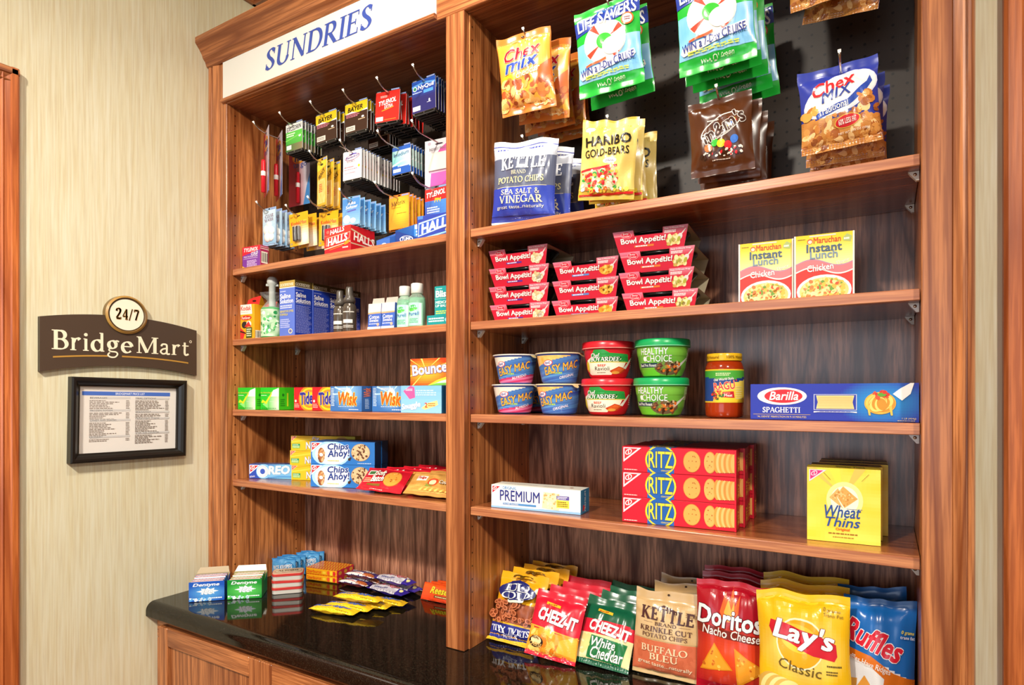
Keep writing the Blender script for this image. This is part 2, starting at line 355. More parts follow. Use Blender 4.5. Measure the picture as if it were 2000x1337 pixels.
def expand(els, W, H):
    """label elements -> list of (triangles in metres, colour)"""
    out = []
    for e in els:
        k = e[0]
        if k == 'P':
            pts = [(x * W, y * H) for x, y in clip01(e[1])]
            if len(pts) > 2: out.append((ear(pts), e[2]))
        elif k == 'E':
            _, cx, cy, rx, ry, c, rot = e
            n = 26 if max(rx * W, ry * H) > .006 else 12
            pts = [(cx * W + rx * W * math.cos(2 * math.pi * i / n), cy * H + ry * H * math.sin(2 * math.pi * i / n)) for i in range(n)]
            pts = [(x * W, y * H) for x, y in clip01([(x / W, y / H) for x, y in spin(pts, cx * W, cy * H, rot)])]
            if len(pts) > 2: out.append((fan(pts), c))
        elif k == 'G':
            _, x0, y0, x1, y1, fn, nx, ny = e
            for i in range(nx):
                for j in range(ny):
                    a, b = x0 + (x1 - x0) * i / nx, x0 + (x1 - x0) * (i + 1) / nx
                    c, d = y0 + (y1 - y0) * j / ny, y0 + (y1 - y0) * (j + 1) / ny
                    q = [(a * W, c * H), (b * W, c * H), (b * W, d * H), (a * W, d * H)]
                    col = fn((a + b) / 2, (c + d) / 2)
                    if col is not None: out.append(([(q[0], q[1], q[2]), (q[0], q[2], q[3])], col, 0))
            out.append(([], '000000'))
        elif k == 'BL':
            _, x0, y0, x1, y1, n, sz, cols, seed, inside = e
            rd = random.Random(seed)
            for i in range(n):
                cx, cy = rd.uniform(x0, x1), rd.uniform(y0, y1)
                if inside and not inside(cx, cy): continue
                a = sz * rd.uniform(.6, 1.3); b = a * rd.uniform(.45, .95); an = rd.uniform(0, 180)
                pts = [(cx * W + a * math.cos(2 * math.pi * q / 9), cy * H + b * math.sin(2 * math.pi * q / 9)) for q in range(9)]
                pts = [(x * W, y * H) for x, y in clip01([(x / W, y / H) for x, y in spin(pts, cx * W, cy * H, an)])]
                if len(pts) > 2: out.append((fan(pts), rd.choice(cols), (i % 6) * .3))
            out.append(([], '000000'))
        elif k == 'FP':
            _, x0, y0, x1, y1, n, c, seed, fill = e
            rd = random.Random(seed); tri = []
            for i in range(n):
                ya = y0 + (y1 - y0) * (i + .2) / n; yb = ya + (y1 - y0) / n * fill
                x = x0; xe = x1 - rd.random() * .22 * (x1 - x0)
                while x < xe:
                    wd = (x1 - x0) * rd.uniform(.05, .16)
                    q = [(x * W, ya * H), (min(x + wd, xe) * W, ya * H), (min(x + wd, xe) * W, yb * H), (x * W, yb * H)]
                    tri += [(q[0], q[1], q[2]), (q[0], q[2], q[3])]
                    x += wd + (x1 - x0) * .025
            out.append((tri, c))
        elif k == 'T':
            _, s, x0, y0, x1, y1, c, f, sh, b, rot, ol, ob = e
            fn = roman_text if f == 'r' else block_text
            tr = fn(s, b, sh)
            xs = [p[0] for g in tr for t in g for p in t]; ys = [p[1] for g in tr for t in g for p in t]
            if not xs: continue
            ax, ay = min(xs), min(ys); sx = (x1 - x0) * W / (max(xs) - ax); sy = (y1 - y0) * H / (max(ys) - ay)
            cx, cy = (x0 + x1) / 2 * W, (y0 + y1) / 2 * H
            def fit(tri): return [tuple(spin([(x0 * W + (p[0] - ax) * sx, y0 * H + (p[1] - ay) * sy) for p in t], cx, cy, rot)) for t in tri]
            if ol:
                for i, g in enumerate(fn(s, b + ob, sh)): out.append((fit(g), ol, 3 + .3 * i))
            for i, g in enumerate(tr): out.append((fit(g), c, 6.5 + .3 * i))
    return out
def split_tris(tris, L):
    if L is None: return tris
    out = []; st = list(tris); L2 = L * L
    while st:
        t = st.pop()
        d = [(t[i][0] - t[(i + 1) % 3][0]) ** 2 + (t[i][1] - t[(i + 1) % 3][1]) ** 2 for i in range(3)]
        i = d.index(max(d))
        if d[i] <= L2: out.append(t); continue
        a, b, c = t[i], t[(i + 1) % 3], t[(i + 2) % 3]
        m = ((a[0] + b[0]) / 2, (a[1] + b[1]) / 2)
        st.append((a, m, c)); st.append((m, b, c))
    return out

# ------------------------------------------------------------------ mesh building
class MB:
    def __init__(s): s.v = []; s.f = []; s.c = []; s.m = []; s.mats = []; s.sm = []
    def mi(s, name):
        if name not in s.mats: s.mats.append(name)
        return s.mats.index(name)
    def face(s, pts, col='808080', mat='card', smooth=False):
        b = len(s.v); s.v += [tuple(p) for p in pts]; s.f.append(tuple(range(b, b + len(pts))))
        s.c.append(hx(col)); s.m.append(s.mi(mat)); s.sm.append(smooth)
    def grid(s, fn, nu, nv, col, mat, smooth=True, closed=False):
        b = len(s.v); nn = nu if closed else nu + 1; mi = s.mi(mat)
        for j in range(nv + 1):
            for i in range(nn): s.v.append(tuple(fn(i / nu, j / nv)))
        for j in range(nv):
            for i in range(nu):
                i2 = (i + 1) % nn if closed else i + 1
                s.f.append((b + j * nn + i, b + j * nn + i2, b + (j + 1) * nn + i2, b + (j + 1) * nn + i))
                s.c.append(hx(col((i + .5) / nu, (j + .5) / nv) if callable(col) else col)); s.m.append(mi); s.sm.append(smooth)
    def box(s, x0, x1, y0, y1, z0, z1, col='808080', mat='card', bev=0.0, cols=None):
        bm = bmesh.new(); bmesh.ops.create_cube(bm, size=1.0)
        for v in bm.verts: v.co = ((x0 + x1) / 2 + v.co.x * (x1 - x0), (y0 + y1) / 2 + v.co.y * (y1 - y0), (z0 + z1) / 2 + v.co.z * (z1 - z0))
        if bev: bmesh.ops.bevel(bm, geom=bm.edges[:], offset=bev, segments=1, affect='EDGES', profile=.5)
        bm.normal_update()
        for f in bm.faces:
            n = f.normal; c = col
            if cols:
                k = max(('x', n.x), ('-x', -n.x), ('y', n.y), ('-y', -n.y), ('z', n.z), ('-z', -n.z), key=lambda t: t[1])[0]
                c = cols.get(k, col)
            s.face([v.co for v in f.verts], c, mat)
        bm.free()
    def prism(s, prof, p0, p1, axis, col='808080', mat='card', smooth=False):
        # profile of 2-D points swept along an axis: X -> (y,z), Y -> (x,z), Z -> (x,y)
        def q(p, t): return {'X': (t, p[0], p[1]), 'Y': (p[0], t, p[1]), 'Z': (p[0], p[1], t)}[axis]
        n = len(prof)
        for i in range(n):
            a, b = prof[i], prof[(i + 1) % n]
            s.face([q(a, p0), q(b, p0), q(b, p1), q(a, p1)], col, mat, smooth)
        for t in (p0, p1):
            for tr in ear(prof): s.face([q(p, t) for p in tr], col, mat)
    def tube(s, pts, r, col, mat, n=8, caps=True):
        P = [Vector(p) for p in pts]; rings = []
        rr = r if isinstance(r, (list, tuple)) else [r] * len(P)
        up = Vector((0.3, 0.2, 0.93)); b0 = len(s.v); mi = s.mi(mat)
        for i, p in enumerate(P):
            d = (P[min(i + 1, len(P) - 1)] - P[max(i - 1, 0)]).normalized()
            a = d.cross(up); a = a.normalized() if a.length > 1e-4 else Vector((1, 0, 0)); c = a.cross(d)
            for k in range(n):
                t = 2 * math.pi * k / n; s.v.append(tuple(p + a * rr[i] * math.cos(t) + c * rr[i] * math.sin(t)))
        def add(f): s.f.append(f); s.c.append(hx(col)); s.m.append(mi); s.sm.append(True)
        for i in range(len(P) - 1):
            for k in range(n):
                k2 = (k + 1) % n; add((b0 + i * n + k, b0 + i * n + k2, b0 + (i + 1) * n + k2, b0 + (i + 1) * n + k))
        if caps:
            add(tuple(b0 + k for k in range(n))); add(tuple(b0 + (len(P) - 1) * n + k for k in range(n)))
    def lathe(s, prof, col, mat, n=36, center=(0, 0), sq=None):
        # prof: (r, z) from bottom to top; col colour or f(z)
        def fn(u, v):
            k = v * (len(prof) - 1); i = int(round(k)); r, z = prof[i]
            a = 2 * math.pi * u
            return (center[0] + r * math.sin(a), center[1] - r * math.cos(a) * (sq or 1), z)
        cf = (lambda u, v: col(prof[int(v * (len(prof) - 1))][1])) if callable(col) else col
        s.grid(fn, n, len(prof) - 1, cf, mat, True, True)
        for i in (0, -1):
            r, z = prof[i]
            if r > 1e-5:
                s.face([(center[0] + r * math.sin(2 * math.pi * k / n), center[1] - r * math.cos(2 * math.pi * k / n) * (sq or 1), z) for k in range(n)],
                       col(z) if callable(col) else col, mat)
    def decals(s, els, W, H, mp, mat, L=None, o0=0.00015, step=0.00007):
        b = s.mi(mat); o_ = o0
        for it in expand(els, W, H):
            tris, c = it[0], hx(it[1]); kd = it[2] if len(it) > 2 else None
            o = o_ + step * (kd or 0)
            for t in split_tris(tris, L):
                k = len(s.v)
                # keep the printed side facing outward
                if (t[1][0] - t[0][0]) * (t[2][1] - t[0][1]) - (t[2][0] - t[0][0]) * (t[1][1] - t[0][1]) < 0: t = (t[0], t[2], t[1])
                s.v += [tuple(mp(p[0], p[1], o)) for p in t]; s.f.append((k, k + 1, k + 2))
                s.c.append(c); s.m.append(b); s.sm.append(L is not None)
            if kd is None: o_ += step
    def mesh(s, name):
        me = bpy.data.meshes.new(name); me.from_pydata(s.v, [], s.f)
        for m in s.mats: me.materials.append(MATS[m])
        me.polygons.foreach_set('material_index', s.m); me.polygons.foreach_set('use_smooth', s.sm)
        ca = me.color_attributes.new('Col', 'FLOAT_COLOR', 'CORNER')
        buf = []
        for f, c in zip(s.f, s.c):
            for _ in f: buf += [c[0], c[1], c[2], 1.0]
        ca.data.foreach_set('color', buf)
        me.update()
        return me

COL = scene.collection
def put(name, mb, parent=None, label=None, cat=None, group=None, kind=None, loc=None, rot=None):
    me = mb.mesh(name) if isinstance(mb, MB) else mb
    o = bpy.data.objects.new(name, me); COL.objects.link(o)
    if parent: o.parent = parent
    if label: o['label'] = label
    if cat: o['category'] = cat
    if group: o['group'] = group
    if kind: o['kind'] = kind
    if loc: o.location = loc
    if rot: o.rotation_euler = rot
    return o
def empty(name, label, cat, loc=(0, 0, 0), group=None):
    o = bpy.data.objects.new(name, None); COL.objects.link(o); o.location = loc; o.empty_display_size = .05
    o['label'] = label; o['category'] = cat
    if group: o['group'] = group
    return o
class Kind:
    """a kind of article: first placing links the original, later ones copy it with its parts"""
    def __init__(s, name, cat, mb, parts=()):
        s.name, s.cat, s.used = name, cat, False
        s.root = bpy.data.objects.new(name, mb.mesh(name) if mb else None); s.kids = []
        for p in parts:
            o = bpy.data.objects.new(p[0], p[1].mesh(p[0])); o.parent = s.root; s.kids.append(o)
            if len(p) > 2 and p[2]: o['label'] = p[2]
    def at(s, loc, label, group=None, rz=0.0, rx=0.0, ry=0.0, sc=None):
        if not s.used: r, kids, s.used = s.root, s.kids, True
        else:
            r = s.root.copy(); kids = []
            for k in s.kids:
                c = k.copy(); c.parent = r; kids.append(c)
            for q in ('group',):
                if q in r: del r[q]
        COL.objects.link(r)
        for k in kids: COL.objects.link(k)
        r.location = loc; r.rotation_euler = (R(rx), R(ry), R(rz))
        r.scale = sc if sc else (1, 1, 1)
        r['label'] = label; r['category'] = s.cat
        if group: r['group'] = group
        return r
NTH = ['front', 'second', 'third', 'fourth', 'fifth', 'sixth', 'seventh', 'eighth', 'ninth', 'tenth', 'eleventh', 'twelfth', 'thirteenth', 'fourteenth', 'fifteenth']
ZA, ZB, ZC, ZD, ZT = 1.930, 1.7059, 1.482, 1.258, 0.9134   # shelf tops and counter top
# ------------------------------------------------------------------ the room
XL = -1.8814
def sub(name, mb, parent, label=None):
    o = put(name, mb, parent, label)
    M = Matrix.Identity(4); p = parent; 
    while p: M = Matrix.Translation(-Vector(p.location)) @ M; p = p.parent if p.parent and p.parent.location.length else None
    o.matrix_parent_inverse = M
    return o
def solid(name, x0, x1, y0, y1, z0, z1, mat, col='808080', bev=0.0):
    mb = MB(); mb.box(x0, x1, y0, y1, z0, z1, col, mat, bev); return put(name, mb, kind='structure')
solid('floor', XL - .1, 3.2, -4.8, .5, -.05, 0, 'carpet')
solid('ceiling', XL - .1, 3.2, -4.8, .5, 3.0, 3.05, 'plaster')
solid('wall_left', XL - .1, XL, -4.8, .5, 0, 3.0, 'wallpaper')
mb = MB()
mb.box(.1215, 3.2, .17, .40, 0, 3.0, mat='wallpaper')
mb.box(XL, .1215, .17, .40, 2.672, 3.0, mat='wallpaper')
put('wall_back', mb, kind='structure')
# ceiling mouldings
CRP = [(0, 0), (.012, 0), (.02, .022), (.05, .05), (.075, .085), (.085, .12), (0, .12)]
mb = MB(); mb.prism([(XL + a, 2.88 + b) for a, b in CRP], -4.8, .17, 'Y', mat='oak_depth'); put('trim_1', mb, kind='structure')
mb = MB(); mb.prism([(.17 - a, 2.88 + b) for a, b in CRP], XL, 3.2, 'X', mat='oak_rail'); put('trim_2', mb, kind='structure')
# casing of the door in the left wall: profile across its width
CAS = [(0, 0), (.016, 0), (.019, .004), (.019, .016), (.015, .019), (.013, .03), (.016, .034), (.012, .038), (.010, .056), (.006, .06), (0, .06)]
mb = MB()
mb.prism([(XL + a, -.519 - b) for a, b in CAS], 0, 2.347, 'Z', mat='casing_wood')
mb.prism([(XL + a, 2.347 - b) for a, b in CAS], -1.46, -.5195, 'Y', mat='oak_depth')
mb.prism([(XL + a, -1.46 + b) for a, b in CAS], 0, 2.347, 'Z', mat='casing_wood')
put('trim_3', mb, kind='structure')
mb = MB(); mb.box(XL + .0005, XL + .007, -1.402, -.577, 0, 2.289, mat='casing_wood', bev=.002)
d1 = put('door_1', mb, kind='structure')
mb = MB(); mb.tube([(XL + .007, -1.33, 1.0), (XL + .05, -1.33, 1.0), (XL + .06, -1.33, 1.0)], [.008, .008, .026], 'c9c6bf', 'steel', 12)
sub('door_handle', mb, d1)
# casing at the right end of the back wall
mb = MB(); mb.prism([(.1755 + b * 1.5, .17 - a) for a, b in CAS], 0, 3.0 - .125, 'Z', mat='casing_wood'); put('trim_4', mb, kind='structure')

# ------------------------------------------------------------------ display cabinet with its shelves
cab = empty('display_cabinet', 'oak open-shelf display cabinet standing on the black stone counter', 'cabinet', (-.88, 0, ZT))
TOP = 2.672
def cpart(name, mat, *b, bev=.0015, label=None):
    mb = MB(); mb.box(*b, mat=mat, bev=bev); return sub(name, mb, cab, label)
def holes(mb, xs, side):
    for y in (.03, .27):
        for k in range(50):
            z = .985 + k * .032
            if z > 2.43: break
            mb.face([(xs + side * .0004, y + .0023 * math.cos(a), z + .0023 * math.sin(a)) for a in [i * math.pi / 4 for i in range(8)]][::side], '1a0a04', 'paint')
mb = MB(); mb.box(XL + .0005, -1.7897, .0202, .31, ZT, TOP, mat='oak_side'); holes(mb, -1.7897, 1); sub('side_panel', mb, cab)
mb = MB(); mb.box(-.9196, -.862, .0202, .31, ZT, TOP, mat='oak_side'); holes(mb, -.862, 1); holes(mb, -.9196, -1); sub('divider', mb, cab)
mb = MB(); mb.box(.0502, .1198, .0202, .31, ZT, TOP, mat='oak_side'); holes(mb, .0502, -1); sub('side_panel', mb, cab)
cpart('back_panel', 'oak_panel', XL + .0005, .1198, .3102, .318, ZT, TOP, bev=0)
cpart('top_panel', 'oak_shelf', -1.7896, .05, .0202, .31, 2.452, 2.471, bev=0)
cpart('stile', 'oak_upright', -1.8225, -1.7895, 0, .02, ZT, 2.585)
cpart('stile', 'oak_upright', -.9198, -.8645, 0, .02, ZT, 2.4525)
cpart('stile', 'oak_upright', .0496, .0918, 0, .02, ZT, 2.585)
cpart('top_rail', 'oak_rail', -1.7893, .0494, 0, .02, 2.4527, 2.585)
mb = MB()  # sign ledge: a thin rounded bead
mb.prism([(0, 2.4545), (-.008, 2.4545), (-.0125, 2.457), (-.0135, 2.461), (-.0125, 2.4645), (-.009, 2.466), (0, 2.466)], -1.8035, -.9465, 'X', mat='oak_rail')
sub('sign_ledge', mb, cab)
# scribe mouldings at both ends
def scribe(x0, x1, flip):
    w = x1 - x0; pr = [(0, .02), (0, -.002), (.08, -.006), (.2, -.008), (.33, -.006), (.36, -.002), (.42, -.002), (.46, -.006), (.58, -.007), (.8, -.003), (1, 0), (1, .02)]
    pts = [((x1 - p[0] * w) if flip else (x0 + p[0] * w), p[1]) for p in pr]
    mb = MB(); mb.prism(pts, ZT, 2.585, 'Z', mat='oak_upright'); return mb
sub('scribe_moulding', scribe(XL + .0005, -1.8226, False), cab)
sub('scribe_moulding', scribe(.0919, .1202, True), cab)
mb = MB()
CP = [(.02, 2.5855), (-.004, 2.5855), (-.010, 2.590), (-.014, 2.602), (-.022, 2.611), (-.026, 2.622), (-.036, 2.636), (-.045, 2.646), (-.048, 2.650), (-.048, 2.667), (.0, 2.672), (.02, 2.672)]
mb.prism(CP, XL + .0005, .165, 'X', mat='oak_rail'); sub('crown_moulding', mb, cab)

def clip(mbb, x, side, y, z):
    # clear moulded shelf support: pin, plate and pointed foot
    mbb.prism([(x, z), (x + side * .016, z), (x + side * .013, z - .005), (x + side * .004, z - .016), (x, z - .016)], y - .005, y + .005, 'Y', 'e8ecee', 'clear_plastic')
    mbb.tube([(x + side * .006, y - .0052, z - .006), (x + side * .006, y - .0068, z - .006)], .0028, 'ffffff', 'steel', 8)
for (x0, x1, where) in ((-1.7893, -.9200, 'left'), (-.8612, .0498, 'right')):
    for zt, lv in ((ZA, 'top'), (ZB, 'second'), (ZC, 'third'), (ZD, 'bottom')):
        mb = MB(); mb.box(x0 + .001, x1 - .001, .0245, .308, zt - .019, zt, mat='oak_shelf')
        mb.box(x0 + .001, x1 - .001, .02, .0405, zt - .0192, zt + .0001, mat='oak_lip', bev=.0012)
        sh = sub('shelf', mb, cab, f'{lv} oak shelf of the {where} bay')
        for (x, sd) in ((x0 + .0012, 1), (x1 - .0012, -1)):
            for y in (.055, .27):
                mb = MB(); clip(mb, x, sd, y, zt - .0194)
                put('shelf_clip', mb, sh)
for (x0, x1) in ((-1.7890, -.9202), (-.8613, .0497)):
    mb = MB(); mb.box(x0, x1, .3035, .3095, ZA + .0006, 2.4515, mat='pegboard'); sub('pegboard', mb, cab, 'dark brown perforated hook board')

# ------------------------------------------------------------------ counter and base cabinet
mb = MB()
ca, cb = XL + .0005, .118
def nose(t):  # section of the front edge: quarter round into a short drop
    a = R(90 * min(1, t / .8)); z = ZT - .0006
    if t <= .8: return (-.175 - .026 * math.sin(a), z - .026 + .026 * math.cos(a))
    return (-.201, z - .026 - (t - .8) / .2 * .014)
mb.grid(lambda u, v: (ca + (cb - ca) * u, *nose(v)), 1, 20, '808080', 'granite', True)
mb.face([(ca, -.175, ZT - .0006), (cb, -.175, ZT - .0006), (cb, .308, ZT - .0006), (ca, .308, ZT - .0006)], '808080', 'granite')
mb.face([(ca, .308, .8734), (cb, .308, .8734), (cb, -.201, .8734), (ca, -.201, .8734)], '808080', 'granite')
for x in (ca, cb): mb.face([(x, .308, ZT - .0006)] + [(x, *nose(i / 20)) for i in range(21)] + [(x, .308, .8734)], '808080', 'granite')
mb.face([(ca, .308, .8734), (ca, .308, ZT - .0006), (cb, .308, ZT - .0006), (cb, .308, .8734)], '808080', 'granite')
o = put('countertop', mb, label='black polished stone countertop with rounded front edge', cat='countertop')
base = empty('base_cabinet', 'oak base cabinet with framed doors under the black countertop', 'cabinet', (-.88, .07, 0))
def bpart(name, mat, *b, bev=.0015):
    mb = MB(); mb.box(*b, mat=mat, bev=bev); return sub(name, mb, base)
bpart('carcass', 'oak_upright', XL + .001, .117, -.148, .30, .10, .8728)
bpart('toe_kick', 'oak_rail', XL + .001, .117, -.09, -.075, 0, .0995)
bpart('face_rail', 'oak_rail', XL + .001, .117, -.168, -.1485, .80, .8728)
bpart('face_stile', 'oak_upright', XL + .001, -1.80, -.168, -.1485, .10, .7995)
x = -1.836
for k in range(4):
    x0, x1, y0, y1, z0, z1 = x, x + .463, -.1885, -.1685, .125, .8475
    mb = MB()
    mb.box(x0, x0 + .044, y0, y1, z0, z1, mat='oak_upright', bev=.002)
    mb.box(x1 - .044, x1, y0, y1, z0, z1, mat='oak_upright', bev=.002)
    mb.box(x0 + .0442, x1 - .0442, y0, y1, z1 - .052, z1, mat='oak_rail', bev=.002)
    mb.box(x0 + .0442, x1 - .0442, y0, y1, z0, z0 + .052, mat='oak_rail', bev=.002)
    d = sub('door', mb, base)
    mb = MB(); mb.box(x0 + .0445, x1 - .0445, y0 + .009, y1 - .001, z0 + .0525, z1 - .0525, mat='oak_upright', bev=.003)
    put('door_panel', mb, d)
    x += .4655

# ------------------------------------------------------------------ signs
mb = MB(); W, H = .8565, .1285
mb.box(-1.8035, -.947, -.0035, -.0005, 2.4665, 2.4665 + H - .010, 'dfddd5', 'card')
sg = put('sign', mb, label='long white sign lettered SUNDRIES in blue under the cabinet crown', cat='sign')
mb = MB()
mb.decals([T('SUNDRIES', (-1.595 + 1.8035) / W, (2.4995 - 2.4665) / H, (-1.157 + 1.8035) / W, (2.563 - 2.4665) / H, '3a4fa0', 'r', .16)], W, H,
          lambda x, y, o: (-1.8035 + x, -.0036 - o, 2.4665 + y), 'card', None, .0003)
sub('lettering', mb, sg)

# shaped wall plaque; local u runs along the wall toward the cabinet, v is up, out is off the wall
PW = .4238
def arch(u): return .0222 * (1 - ((u - PW / 2) / (PW / 2)) ** 2)
def wl(u, v, o): return (XL + .001 + o, -.4745 + u, 1.5897 + v)
mb = MB(); n = 28; TK = .012
for i in range(n):
    a, b = PW * i / n, PW * (i + 1) / n
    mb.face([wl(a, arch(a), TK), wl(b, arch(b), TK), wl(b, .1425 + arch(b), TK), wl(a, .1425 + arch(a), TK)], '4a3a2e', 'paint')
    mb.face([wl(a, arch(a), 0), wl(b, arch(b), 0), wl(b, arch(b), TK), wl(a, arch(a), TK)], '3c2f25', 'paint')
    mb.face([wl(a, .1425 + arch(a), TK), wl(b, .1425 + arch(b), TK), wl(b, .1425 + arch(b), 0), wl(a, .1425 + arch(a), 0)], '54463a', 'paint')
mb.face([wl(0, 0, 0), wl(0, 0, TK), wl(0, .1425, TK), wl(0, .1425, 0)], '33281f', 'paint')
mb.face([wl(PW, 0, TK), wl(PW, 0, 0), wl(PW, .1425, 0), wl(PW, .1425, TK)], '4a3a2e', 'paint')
pq = put('wall_plaque', mb, label='dark brown arched wall plaque with cream shop name and round badge', cat='sign')
mb = MB()
f = lambda x, y, o: wl(x, y, TK + o)
mb.decals([T('Bridge', .026 / PW, .0, .228 / PW, 1, 'f6ecd2', 'r', 0, .004)][:0] + [
    T('Bridge', .026 / PW, .0435, .2315 / PW, .112, 'f4e8cc', 'r', 0, .002),
    T('Mart', .240 / PW, .0605, .3985 / PW, .1105, 'f4e8cc', 'r', 0, .002),
    E(.4035 / PW, .106, .0042 / PW, .0042, 'f4e8cc'), E(.4035 / PW, .106, .0026 / PW, .0026, '4a3a2e')], PW, 1.0, f, 'paint', None, .0006)
sub('lettering', mb, pq)
for (a, b) in ((.029, .163), (.200, .396)):
    k = 10; mb = MB()
    for i in range(k):
        u0, u1 = a + (b - a) * i / k, a + (b - a) * (i + 1) / k
        h = lambda u: .0335 + arch(u) * .62
        mb.face([wl(u0, h(u0), TK + .0008), wl(u1, h(u1), TK + .0008), wl(u1, h(u1) + .0042, TK + .0008), wl(u0, h(u0) + .0042, TK + .0008)], 'b98a3c', 'paint')
    sub('gold_rule', mb, pq)
mb = MB(); cu, cv = .2120, .1690
for r0, r1, h0, h1, c in ((.0575, .0575, .0, TK + .004, '6b5126'), (.0575, .052, TK + .004, TK + .008, 'a9803e'), (.052, .049, TK + .008, TK + .004, '6b4d20'), (.049, .0465, TK + .004, TK + .0045, '3b2c1c')):
    mb.grid(lambda u, v: wl(cu + (r0 + (r1 - r0) * v) * math.cos(2 * math.pi * u), cv + .95 * (r0 + (r1 - r0) * v) * math.sin(2 * math.pi * u), h0 + (h1 - h0) * v), 48, 1, c, 'paint', True, True)
mb.face([wl(cu + .0466 * math.cos(2 * math.pi * k / 48), cv + .95 * .0466 * math.sin(2 * math.pi * k / 48), TK + .0045) for k in range(48)], 'f7ecd6', 'paint')
mb.decals([T('24/7', (cu - .0315) / PW, cv - .0165, (cu + .0335) / PW, cv + .0185, 'b0792c', 'r', 0, .03), T('24/7', (cu - .031) / PW, cv - .016, (cu + .033) / PW, cv + .0180, '3a2416', 'r', 0, .008)], PW, 1.0, lambda x, y, o: wl(x, y, TK + .005 + o), 'paint', None)
sub('badge', mb, pq)

# framed price list; small roll as it hangs
fr = empty('picture_frame', 'black framed BRIDGEMART PRICE LIST hanging under the wall plaque', 'picture frame', (XL + .0006, -.2478, 1.4591))
FW, FH = .318, .2333
def fl(u, v, o): return (o, -FW / 2 + u, -FH / 2 + v)
prf = [(0, 0), (0, .021), (.004, .024), (.010, .0235), (.016, .018), (.021, .012), (.0245, .011), (.0245, 0)]
mb = MB()
for i in range(len(prf) - 1):
    (a, h), (b, g) = prf[i], prf[i + 1]
    for q in range(4):
        def cn(k, d): return [(d, d), (FW - d, d), (FW - d, FH - d), (d, FH - d)][k % 4]
        p0, p1, p2, p3 = cn(q, a), cn(q + 1, a), cn(q + 1, b), cn(q, b)
        mb.face([fl(*p0, h), fl(*p1, h), fl(*p2, g), fl(*p3, g)], '14110e', 'frame_black')
put('frame', mb, fr)
mb = MB(); mb.face([fl(.0246, .0246, .004), fl(FW - .0246, .0246, .004), fl(FW - .0246, FH - .0246, .004), fl(.0246, FH - .0246, .004)], 'e6e0da', 'card')
put('paper', mb, fr)
DW, DH = FW - .049, FH - .049
els = [B(.03, .865, .93, .925, '4a6fc4'), T('BRIDGEMART PRICE LIST', .35, .878, .65, .912, 'e8eefc', b=.02)]
def block(x0, x1, y, head, rows, seed):
    r = [B(x0, y - .012, x1, y + .018, 'cfccca'), T(head, x0 + .005, y - .008, x0 + .26 * min(1, len(head) / 14), y + .014, '5a5550')]
    rd = random.Random(seed)
    for i in range(rows):
        yy = y - .04 - i * .0235
        r.append(FP(x0, yy - .006, x0 + rd.uniform(.15, .33), yy + .008, 1, '8a7d74', seed * 50 + i, .8))
        r.append(FP(x1 - .045, yy - .006, x1 - .005, yy + .008, 1, '8a7d74', seed * 70 + i, .8))
    return r
els += block(.10, .50, .825, 'BEVERAGES', 6, 1) + block(.10, .50, .635, 'FROZEN FOODS', 5, 2) + block(.10, .50, .485, 'CANDY AND SNACKS', 9, 3) + block(.10, .50, .235, 'LAUNDRY', 2, 4)
els += block(.55, .92, .825, 'MEAL OPTIONS', 8, 5) + block(.55, .92, .61, 'BREAKFAST', 3, 6) + block(.55, .92, .505, 'PERSONAL ITEMS', 8, 7) + block(.55, .92, .275, 'OVER THE COUNTER', 6, 8)
mb = MB(); mb.decals(els, DW, DH, lambda x, y, o: fl(.0245 + x, .0245 + y, .0042 + o), 'card', None, .0001, .000012)
put('printing', mb, fr)
fr.rotation_euler = (R(-.9), 0, 0)
# goods stand a hair above the boards
ZA, ZB, ZC, ZD, ZT = (q + .0007 for q in (ZA, ZB, ZC, ZD, ZT))
# ------------------------------------------------------------------ builders for packaged goods
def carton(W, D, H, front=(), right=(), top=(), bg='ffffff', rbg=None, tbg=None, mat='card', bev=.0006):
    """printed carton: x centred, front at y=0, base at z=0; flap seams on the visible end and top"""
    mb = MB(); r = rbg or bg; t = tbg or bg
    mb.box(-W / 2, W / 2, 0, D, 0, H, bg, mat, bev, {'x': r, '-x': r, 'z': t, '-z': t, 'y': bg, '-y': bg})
    if front: mb.decals(front, W, H, lambda x, y, o: (x - W / 2, -o, y), mat)
    if right: mb.decals(right, D, H, lambda x, y, o: (W / 2 + o, x, y), mat)
    if top: mb.decals(top, W, D, lambda x, y, o: (x - W / 2, y, H + o), mat)
    # top tuck seam
    mb.decals([B(.0, .94, 1, .955, mix(t, '000000', .35))], W, D, lambda x, y, o: (x - W / 2, y, H + o), mat)
    return mb

